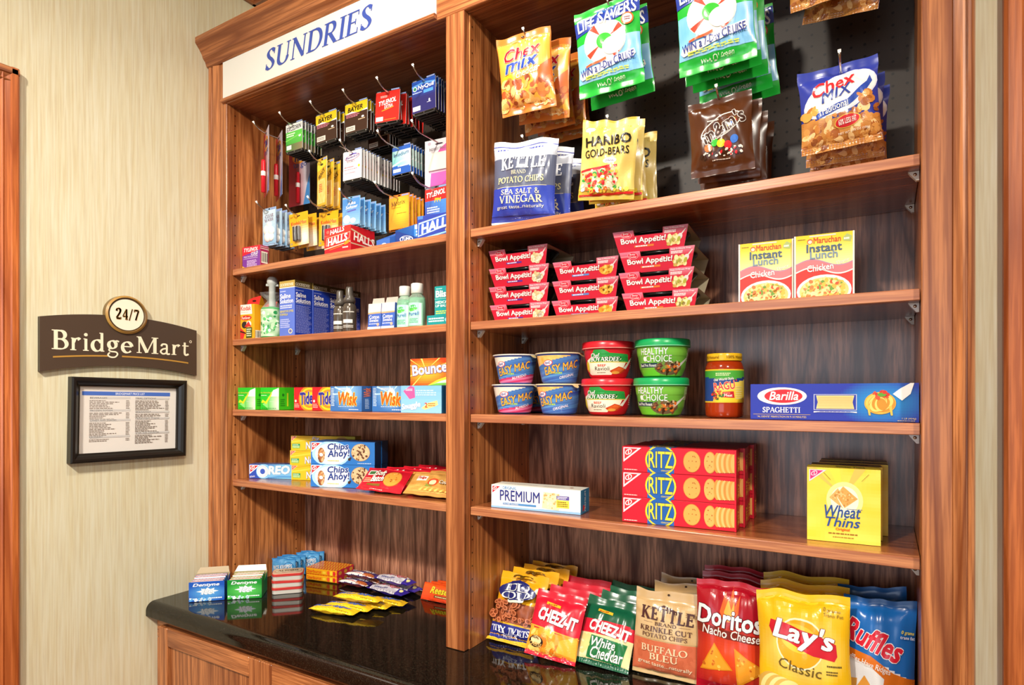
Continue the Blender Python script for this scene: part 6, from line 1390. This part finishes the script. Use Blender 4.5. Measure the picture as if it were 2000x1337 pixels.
k = Kind('laundry_box', 'laundry box', carton(W, D, H, bg='4a84c4', tbg='5a94d0', rbg='2a5a9a', front=[G(0, 0, 1, 1, lambda x, y: mix('8ec4ec', '3a70b4', clamp(math.hypot(x - .55, (y - .75) * .7) * 1.9)), 16, 12)] + [P([(.58, .72), (.58 + .5 * math.cos(R(a - 4)), .72 + .5 * math.sin(R(a - 4))), (.58 + .5 * math.cos(R(a + 4)), .72 + .5 * math.sin(R(a + 4)))], 'b8dcf4') for a in (60, 100, 150, 185)] + [E(.58, .70, .12, .2, 'd8ecf8'), T('Wisk', .26, .24, .86, .76, 'e8601c', 'b', .15, .06, -2, 'f4dc5a', .05), FP(.27, .84, .66, .94, 2, 'e8f0f8', 3), FP(.03, .2, .14, .94, 12, 'c8dcf0', 4), FP(.27, .17, .8, .21, 1, 'd0e0f0', 4), FP(.6, .05, .95, .10, 1, 'e0e8f4', 5)],
    right=[T('Wisk', .2, .55, .8, .95, 'e8702a', 'b', .1, .03, 90), FP(.3, .1, .7, .5, 8, 'a8c4e4', 3)]))
k.at((-1.309, .046, ZC), 'light blue laundry box with orange lettering, the left one', LB)
k.at((-1.181, .083, ZC), 'light blue laundry box with orange lettering, the right one', LB)
W, H, D = .134, .0705, .044   # the cartoon bear on the real box is left out
k = Kind('laundry_box', 'laundry box', carton(W, D, H, bg='86bede', tbg='9accea', rbg='1f5f8a', front=[G(0, 0, 1, 1, lambda x, y: mix('8ec4e4', '7ab4d8', y), 4, 4), P([(.06, .80), (.24, 1), (.34, .94), (.36, .56), (.22, .5)], 'd85a9a'), FP(.12, .8, .3, .9, 2, 'f0d0e0', 3), T('Snuggle', .02, .10, .50, .38, 'f2f2f6', 'b', .05, .07, 8, '5a86b8', .03), P([(.52, .18), (.66, .36), (.90, .46), (.92, .30), (.80, .22), (.6, .12)], 'f0d88a'), T('2', .60, .20, .67, .38, 'd8402a', b=.03), FP(.68, .24, .86, .38, 2, 'd8602a', 3), FP(.38, .62, .9, .86, 3, 'b8d8ec', 4)]))
k.at((-1.026, .034, ZC), 'pale blue fabric softener box in front at the right end', LB)
W, H, D = .150, .0715, .05
k = Kind('laundry_box', 'laundry box', carton(W, D, H, bg='e8601c', tbg='e8702a', front=[G(0, 0, 1, 1, lambda x, y: mix('f6c83a', 'e0481c', clamp(math.hypot((x - .35) * .9, (y - .5)) * 1.9)), 20, 12)] + [P([(.36, .55), (.36 + .6 * math.cos(R(a - 2)), clamp(.55 + .9 * math.sin(R(a - 2)))), (.36 + .6 * math.cos(R(a + 2)), clamp(.55 + .9 * math.sin(R(a + 2))))], 'f8e070') for a in (20, 60, 100, 130, 160, 200, 240)] + [P([(.40, 0), (.62, .2), (1, .42), (1, 0)], 'f0d83a'), P([(.46, 0), (.7, .16), (1, .28), (1, 0)], 'e8ecd8'), P([(.44, 0), (.6, .08), (1, .1), (1, 0)], '7ac04a'), T('Bounce', .05, .42, .83, .82, 'f4f0f6', 'b', .0, .06, 5, '5a2a8a', .05)]))
k.at((-1.025, .080, ZC + .0720), 'orange dryer sheet box on top of the pale blue box', 'laundry boxes lined up on the third shelf')

# ------------------------------------------------------------------ left bay, fourth shelf: cookies
W, H, D = .146, .0465, .042
k = Kind('cookie_box', 'cookie box', carton(W, D, H, bg='2a4ab0', tbg='4a5a94', front=[G(.3, 0, 1, 1, lambda x, y: mix('2a5ab8', '7ac0e8', clamp((x - .3) * 2)), 12, 6)] + tri_logo(.012, .94, .64, W / H) + [E(.34, .5, .17, .52, '8ac8f0'), P([(.3, .1), (1, .1), (1, .78), (.35, .9)], '7ec0ec'), E(.32, .5, .135, .42, 'f2f0ec'), E(.32, .5, .112, .35, '2a4ab0'), E(.32, .5, .108, .34, 'f2f0ec'), E(.32, .5, .058, .19, '3a5ac0'), T('REO', .45, .3, .96, .92, 'f4f2ee', 'b', .12, .08, 2, '4a86c8', .03), T('milk favorite', .02, .08, .14, .22, 'e8e8f0', b=.02, rot=8), P([(.5, .1), (.7, .22), (1, .22), (1, .1)], '5aa0dc')], top=[FP(.1, .3, .8, .7, 1, '9aa4c8', 4)]))
face_at(k, (-1.764, .064), (-1.634, .124), ZD, 'blue and white sandwich cookie box at the left end of the shelf')
W, H, D = .225, .0465, .040
k = Kind('cookie_box', 'cookie box', carton(W, D, H, bg='e8c01c', tbg='b8a41c', rbg='b0a024', front=[G(0, 0, 1, 1, lambda x, y: mix('eec428', 'b8b02a', clamp((x - .45) * 2.2)), 16, 6), P([(0, .6), (.5, .98), (.6, .98), (.0, .5)], 'f4d84a'), P([(0, .85), (.3, 1), (.36, 1), (0, .78)], 'd8a41c')] + tri_logo(.006, .97, .36, W / H, 'd83a4a', 'f0d0a8') + [T('Fig', .34, .66, .45, .95, 'e8e4ec', 'b', .1, .05, 0, '6a3a5a', .05), T('Newtons', .235, .18, .62, .66, 'f0eef2', 'b', .15, .05, 5, '3a2a5a', .05), B(.02, .14, .145, .34, '8ac048'), B(.02, .28, .145, .46, '2a9a5a'), FP(.03, .17, .14, .44, 3, 'd8ecc8', 3), E(.80, .66, .1, .3, 'a08040'), E(.80, .62, .085, .24, '8a6a30')]))
FG = ['bottom', 'middle', 'top']
for i in range(3): face_at(k, (-1.622 + (0, -.007, -.002)[i], .114), (-1.407 + (0, -.007, -.002)[i], .180), ZD + i * .0469, f'yellow fig bar box, {FG[i]} of the stack of three', 'yellow fig bar boxes')
W, H, D = .205, .0665, .042
def chips_box(front=True):
    return carton(W, D, H, bg='2a74c4', tbg='3a5a94', rbg='12305e', front=[E(.32, .46, .30, .56, 'a8d4f0'), E(.33, .46, .26, .47, 'dcecf6'), E(.35, .50, .25, .36, 'eef4f8')] + tri_logo(.01, .96, .44, W / H) + [E(.17, .40, .056, .33, 'a0643c'), BL(.12, .12, .22, .68, 22, .004, ['c88a54', '7a4426', 'e0b080'], 3, lambda x, y: ((x - .17) / .05) ** 2 + ((y - .40) / .3) ** 2 < 1), E(.17, .42, .03, .08, 'f0ece4'),
        E(.785, .55, .145, .38, 'b89468'), E(.785, .55, .138, .36, 'd8bc90'), BL(.65, .22, .92, .88, 60, .0032, ['c8a878', 'e6d0a8', '6a3c22', '5a301c', '8a5a34'], 5, lambda x, y: ((x - .785) / .13) ** 2 + ((y - .55) / .34) ** 2 < 1),
        T('Chips', .27, .57, .60, .94, '1c3a86', 'b', .15, .05, 2, 'f4f4f8', .05), T('Ahoy!', .27, .25, .62, .66, '1c3a86', 'b', .15, .05, 4, 'f4f4f8', .05), FP(.27, .12, .46, .22, 1, 'd8cc8a', 3), E(.61, .24, .02, .06, '3a2418'), E(.63, .30, .012, .04, '4a2c1c'), FP(.74, .05, .96, .10, 1, 'd0e0f0', 4)])
k = Kind('cookie_box', 'cookie box', chips_box())
CK = 'blue chocolate chip cookie boxes'
face_at(k, (-1.453, .045), (-1.258, .108), ZD, 'blue chocolate chip cookie box, lower front one', CK)
face_at(k, (-1.453, .0455), (-1.258, .1085), ZD + .067, 'blue chocolate chip cookie box, upper front one', CK)
face_at(k, (-1.467, .0885), (-1.272, .1515), ZD, 'blue cookie box, lower one behind the front pair', CK)
face_at(k, (-1.466, .089), (-1.271, .152), ZD + .067, 'blue cookie box, upper one behind the front pair', CK)
def pouch(W, H, TK, els, col, seed, side=None, wr=1.0):
    return bag(W, H, TK, els, col, (.07, .07), seed, pinch=.02, wr=wr, side=side, full=.35, ear_=.01)
W, H = .146, .082
red = pouch(W, H, .017, [G(.02, .1, .98, .9, lambda x, y: mix('d01a2c', 'a81424', y), 6, 6), E(.69, .52, .19, .33, 'b86a28'), E(.69, .52, .18, .31, 'e0943c'), BL(.54, .26, .84, .8, 14, .003, ['c87828', '9a5a20', 'f0b060'], 3), B(.08, .62, .26, .82, 'f0ece4'), B(.10, .65, .24, .79, '3a6a3a'), T('Soft', .28, .58, .50, .82, 'f4ecdc', 'b', .2, .05, 4, '6a0c18', .04), T('Batch', .24, .32, .52, .58, 'f4ecdc', 'b', .2, .05, 4, '6a0c18', .04), FP(.07, .28, .24, .5, 3, 'f0b08a', 4), B(.2, .16, .5, .24, '7a5a1c'), FP(.3, .05, .6, .09, 1, 'f0d0c8', 3)], 'c8182a', 141, 'a01222')
k = Kind('cookie_pack', 'cookie pack', red)
RB = 'red cookie packs lying at the right'
for i, (x, y, rz, rx, ry, dz) in enumerate([(-1.190, .050, 8, -50, 2, .006), (-1.158, .088, 8, -49, 2, .006), (-1.130, .127, 7, -49, 2, .006), (-1.104, .166, 7, -47, 2, .006)]):
    k.at((x, y, ZD + dz), f'red soft cookie pack, {NTH[i]} of the leaning pile', RB, rx=rx, rz=rz, ry=ry)
tan = pouch(W, H, .016, [G(.02, .1, .98, .92, lambda x, y: mix('b87a34', 'e0b060', .5 + .5 * noise.noise(Vector((x * 6, y * 8, 3)))), 18, 12), B(.14, .55, .36, .76, 'f0ece0'), T('Fudge', .16, .58, .34, .73, 'c83a2a', 'b', .2, .03), E(.52, .52, .11, .18, 'd8502c'), E(.52, .5, .07, .12, 'f0d8b0'), FP(.4, .3, .56, .42, 2, '5a9a3a', 3)] + [E(.35 + .055 * i, .2 + .02 * (i % 2), .05, .045, ['e0b45c', 'c08a3c'][i % 2], 30) for i in range(11)] + [T('Cookies', .66, .46, .96, .62, 'f0ead8', 'b', .1, .03, 3, '6a3a1c', .03)], 'c48a44', 151, '9a6a34')
k = Kind('cookie_pack', 'cookie pack', tan)
for i, (x, y, rz, rx, ry, dz) in enumerate([(-1.030, .060, 7, -52, 2, .006), (-1.010, .104, 7, -51, 1, .006)]):
    k.at((x, y, ZD + dz), f'tan caramel cookie pack beside the red ones, {NTH[i]} of two', 'tan cookie packs at the center stile', rx=rx, rz=rz, ry=ry)

# ------------------------------------------------------------------ left bay, counter: gum, mints, candy bars
def gum_tray(main, lite, name):
    W, D, H = .098, .080, .058
    mb = MB(); t = .0008
    mb.box(-W / 2, W / 2, 0, t, 0, H, main); mb.box(-W / 2, W / 2, D - t, D, 0, H + .004, 'b09a78')
    for s in (-1, 1): mb.prism([(t, 0), (D - t, 0), (D - t, H), (D * .5, H * .72), (t, H)], s * (W / 2) - (t if s > 0 else 0), s * (W / 2) + (0 if s > 0 else t), 'X', main)
    mb.box(-W / 2 + t, W / 2 - t, t, D - t, 0, t, 'd8d0c0')
    mb.face([(-W / 2 + .002, D + .0005, H + .004), (W / 2 - .002, D + .0005, H + .004), (W / 2 - .006, D + .010, H + .020), (-W / 2 + .010, D + .010, H + .020)], 'a08a66' if name == 'blue' else 'e8e4d8')
    mb.face([(W / 2 - .002, D + .001, H + .004), (-W / 2 + .002, D + .001, H + .004), (-W / 2 + .010, D + .0105, H + .020), (W / 2 - .006, D + .0105, H + .020)], 'a08a66')
    mb.decals([G(0, 0, 1, 1, lambda x, y: mix(main, lite, clamp(1.2 - math.hypot((x - .52) / .55, (y - .42) / .4))), 18, 12), P([(.2, .5), (.36, .56), (.34, .66), (.46, .6), (.52, .70), (.6, .6), (.72, .66), (.7, .56), (.84, .5), (.7, .44), (.72, .36), (.58, .40), (.5, .32), (.44, .4), (.32, .36), (.36, .44)], 'dce8f0'),
        T('Dentyne', .11, .72, .86, .93, 'f4f6f8', 'b', .25, .05), T('Ice', .36, .34, .66, .64, 'f4f6f8', 'b', .3, .05, 0, '8a9aa8', .04), BL(.02, .02, .6, .16, 40, .0035, [lite, 'e8f0f8', 'c0dcf0'], 3), FP(.55, .10, .95, .17, 1, 'e8f0f4', 4, .8)], W, H, lambda x, y, o: (x - W / 2, -o, y), 'card')
    k = Kind('gum_tray', 'gum display', mb)
    pk = carton(.088, .0125, .056, bg=main, tbg=lite, top=[B(0, 0, 1, .5, 'e06a4a'), FP(.1, .3, .9, .8, 1, 'f0f0f4', 3)], front=[G(0, 0, 1, 1, lambda x, y: mix(main, lite, y), 4, 6), T('Dentyne', .3, .78, .72, .92, 'f0f4f8', 'b', .2, .03), P([(0, .88), (1, .92), (1, 1), (0, 1)], 'e8e8ec')])
    return k, Kind('gum_pack', 'gum', pk)
for (main, lite, nm, pl, pr) in (('1a52b4', '58a4e0', 'blue', (-1.770, -.137), (-1.699, -.067)), ('14862c', '5ac858', 'green', (-1.695, -.065), (-1.617, .004))):
    kt, kp_ = gum_tray(main, lite, nm)
    a = math.atan2(pr[1] - pl[1], pr[0] - pl[0]); cx, cy = (pl[0] + pr[0]) / 2, (pl[1] + pr[1]) / 2
    kt.at((cx, cy, ZT), f'{nm} gum display tray facing out on the countertop', 'gum display trays', rz=math.degrees(a))
    for i in range(4):
        d = .006 + .0175 * i
        kp_.at((cx - d * math.sin(a), cy + d * math.cos(a), ZT + .001 + (.004 if i > 1 else .001)), f'{nm} gum pack inside the {nm} tray, {NTH[i]} from the front', f'{nm} gum packs', rz=math.degrees(a))
# mint tins
def rrect(w, d, r, n=6):
    p = []
    for (cx, cy, a0) in ((w / 2 - r, d / 2 - r, 0), (-w / 2 + r, d / 2 - r, 90), (-w / 2 + r, -d / 2 + r, 180), (w / 2 - r, -d / 2 + r, 270)):
        p += [(cx + r * math.cos(R(a0 + 90 * i / n)), cy + r * math.sin(R(a0 + 90 * i / n))) for i in range(n + 1)]
    return p
base_ = MB(); base_.prism(rrect(.090, .058, .012), 0, .013, 'Z', 'dcd6cc', 'tin', True)
lidm = MB(); pr = rrect(.093, .061, .013); lidm.prism(pr, .0122, .0195, 'Z', 'd8403c', 'tin', True); lidm.prism(rrect(.089, .057, .011), .0193, .0204, 'Z', 'e6d6b8', 'tin', True)
lidm.decals([E(.5, .5, .46, .44, 'd8403c'), E(.5, .5, .44, .41, 'ece0c4'), T('ALTOIDS', .16, .44, .84, .70, '4a2a1c', 'r', 0, .02), FP(.3, .25, .7, .36, 1, 'b8483a', 3)], .089, .057, lambda x, y, o: (x - .0445, y - .0285, .0205 + o), 'tin')
k = Kind('mint_tin', 'mint tin', base_, [('lid', lidm)])
for i in range(3): k.at((-1.607 + .001 * i, .088, ZT + .0212 * i), f'red and cream mint tin, {FG[i]} of the stack of three', 'mint tins', rz=45 + (2, -2, 1)[i])
# rice crisp bars standing
W, H = .086, .064
k = Kind('cereal_bar', 'cereal bar', bag(W, H, .017, [G(.02, .05, .98, .95, lambda x, y: mix('2a7ac0', '6ab4e0', .5 + .5 * noise.noise(Vector((x * 4, y * 4, 2)))), 12, 10), E(.74, .5, .22, .34, '1c5a9a'), E(.74, .5, .20, .31, '4a9ad0'), T('RICE KRISPIES', .12, .48, .88, .68, 'f4f4f6', 'b', .1, .03, 6, '1c4a86', .03), T('TREATS', .26, .22, .84, .46, 'f4f4f6', 'b', .1, .04, 6, '1c4a86', .03)], '2c7cbc', (.08, .10), 161, pinch=.02, wr=1.0, side='1c5a94', full=.35))
for i, (x, y, rz, dz, rx) in enumerate([(-1.733, .172, 22, 0, -3), (-1.737, .196, 22, 0, -3), (-1.741, .220, 22, 0, -3), (-1.712, .255, 22, .004, -3), (-1.716, .279, 22, .004, -3)]):
    k.at((x, y, ZT + .0004 + dz), f'blue crisped rice bar, {NTH[i]} of the upright cluster in the corner', 'blue crisped rice bars', rz=rz, rx=rx)
# fruit chew sticks
W, D, H = .128, .0285, .0205
k = Kind('candy_stick', 'candy', carton(W, D, H, bg='e8a41c', rbg='d83a3a', tbg='e8962a', mat='gloss', bev=.003, front=[T('Starburst', .05, .28, .50, .78, 'd8301c', 'b', .05, .02), E(.72, .5, .045, .36, 'e8602a'), E(.81, .5, .045, .36, 'f0d03a'), E(.90, .5, .045, .36, 'd8302c'), B(.54, .3, .64, .7, 'f0c83a')], right=[B(0, 0, 1, 1, 'd82a4a'), E(.5, .5, .3, .3, 'e8a83a')],
    top=[G(0, 0, 1, 1, lambda x, y: 'd83a1c' if (int(x * 24) + int(y * 3)) % 2 else 'f0b42a', 24, 3)]))
a = math.atan2(.021, .123)
for r in range(2):
    for c in range(3):
        d = .0292 * c
        k.at((-1.590 - d * math.sin(a), .207 + d * math.cos(a) + .0, ZT + r * .0208), f'yellow fruit chew stick, {("lower", "upper")[r]} layer, {NTH[c]} from the camera', 'yellow fruit chew sticks', rz=math.degrees(a))
# candy bars: lying wrapped bars
def bar(L, Wd, TK, els, col, seed, side=None, wr=1.0):
    m = bag(L, Wd, TK, els, col, (.04, .04), seed, pinch=.0, wr=wr, side=side, full=.22, ear_=0, nu=30, nv=18)
    # crimped wrapper ends: flatten toward both ends of the length, then lay it down (printed side up)
    out = []
    for (x, y, z) in m.v:
        e = abs(x) / (L / 2); s = 1.0 if e < .86 else max(.12, 1 - (e - .86) / .10)
        out.append((x, z - Wd / 2, max(.0006, TK / 2 - y * s)))
    m.v = out
    return m
k = Kind('candy_bar', 'candy bar', bar(.118, .036, .020, [G(.0, .0, 1, 1, lambda x, y: 'f0ece8' if y < .34 else '3a2a6a', 4, 12), T('MILKY WAY', .12, .42, .88, .80, 'f0eef4', 'b', .2, .05, 0), FP(.12, .14, .6, .28, 1, 'c83a3a', 3), G(.62, .02, .96, .36, lambda x, y: mix('d87a3a', '8a3a2a', .5 + .5 * noise.noise(Vector((x * 20, y * 12, 2)))), 8, 5)], '3c2a66', 171, '6a2a2a'))
MWY = 'dark purple and white candy bars'
for i, (x, y, dz, rz, nm) in enumerate([(-1.462, .234, 0, 4, 'lower front one'), (-1.452, .254, .0215, 5, 'upper one on the pile'), (-1.450, .276, 0, 4, 'lower back one')]):
    k.at((x, y, ZT + .0004 + dz), f'dark purple candy bar, {nm}', MWY, rz=rz)
k = Kind('candy_bar', 'candy bar', bar(.150, .042, .022, [G(0, 0, 1, 1, lambda x, y: 'e8e4ec' if .12 < x < .80 else '3a2a9a', 20, 3), G(.12, 0, .80, .36, lambda x, y: mix('a8a4b4', 'd8d4dc', y * 3), 8, 4), T('Baby Ruth', .15, .40, .78, .86, 'c8263a', 'b', .15, .05, 0, 'f4f0f4', .03), FP(.2, .12, .6, .28, 1, '5a5a8a', 3), E(.88, .5, .04, .16, 'f0e8a0')], lambda x, y: '3a2a9a' if x < .14 or x > .8 else 'dcd8e2', 181, '3a2a8a', 1.4))
for i, (x, y, dz, rz, nm) in enumerate([(-1.318, .229, 0, -3, 'lower front one'), (-1.312, .254, .0258, -3, 'upper one on the pile'), (-1.306, .277, 0, -3, 'lower back one')]):
    k.at((x, y, ZT + .0004 + dz), f'silver and violet candy bar with red lettering, {nm}', 'silver and violet candy bars', rz=rz)
k = Kind('candy_bar', 'candy bar', bar(.150, .036, .018, [G(.02, .04, .98, .96, lambda x, y: mix('f0c82a', 'e8b41c', y), 6, 4), T('Butterfinger', .06, .28, .86, .82, '2a5ac0', 'b', .15, .06, 2, 'f4e8a0', .03), FP(.6, .08, .9, .18, 1, '8a6a1c', 3)], 'ecbe20', 191, 'c89a1c', 1.2))
for i, (x, y, dz, rz, nm) in enumerate([(-1.330, .022, 0, 10, 'nearest the counter edge'), (-1.315, .062, 0, 10, 'second from the counter edge'), (-1.298, .084, .0226, 10.5, 'lying on top of two others'), (-1.285, .104, 0, 10, 'fourth from the counter edge'), (-1.262, .146, 0, 12, 'farthest from the counter edge')]):
    k.at((x, y, ZT + .0004 + dz), f'yellow candy bar with blue lettering, {nm}', 'yellow candy bars', rz=rz)
W, H = .110, .050
k = Kind('peanut_cup_pack', 'candy', bag(W, H, .010, [G(.02, .04, .98, .96, lambda x, y: mix('e8401c', 'f0601c', y), 4, 4), T("Reese's", .30, .42, .98, .84, 'f4d82a', 'b', .25, .06, 0, '5a2a14', .04), B(.44, .2, .9, .34, '6a3a1c'), FP(.48, .22, .86, .32, 1, 'e8d08a', 3)], 'e6431c', (.05, .05), 201, pinch=.0, wr=.7, side='b8301a', full=.3))
for i, (x, y, rx) in enumerate([(-1.146, .258, -26), (-1.134, .275, -26), (-1.122, .292, -26)]):
    k.at((x + .0, y - .012, ZT + .0004), f'orange peanut butter cup pack, {NTH[i]} of the leaning set at the center stile', 'orange peanut butter cup packs', rz=2, rx=rx)
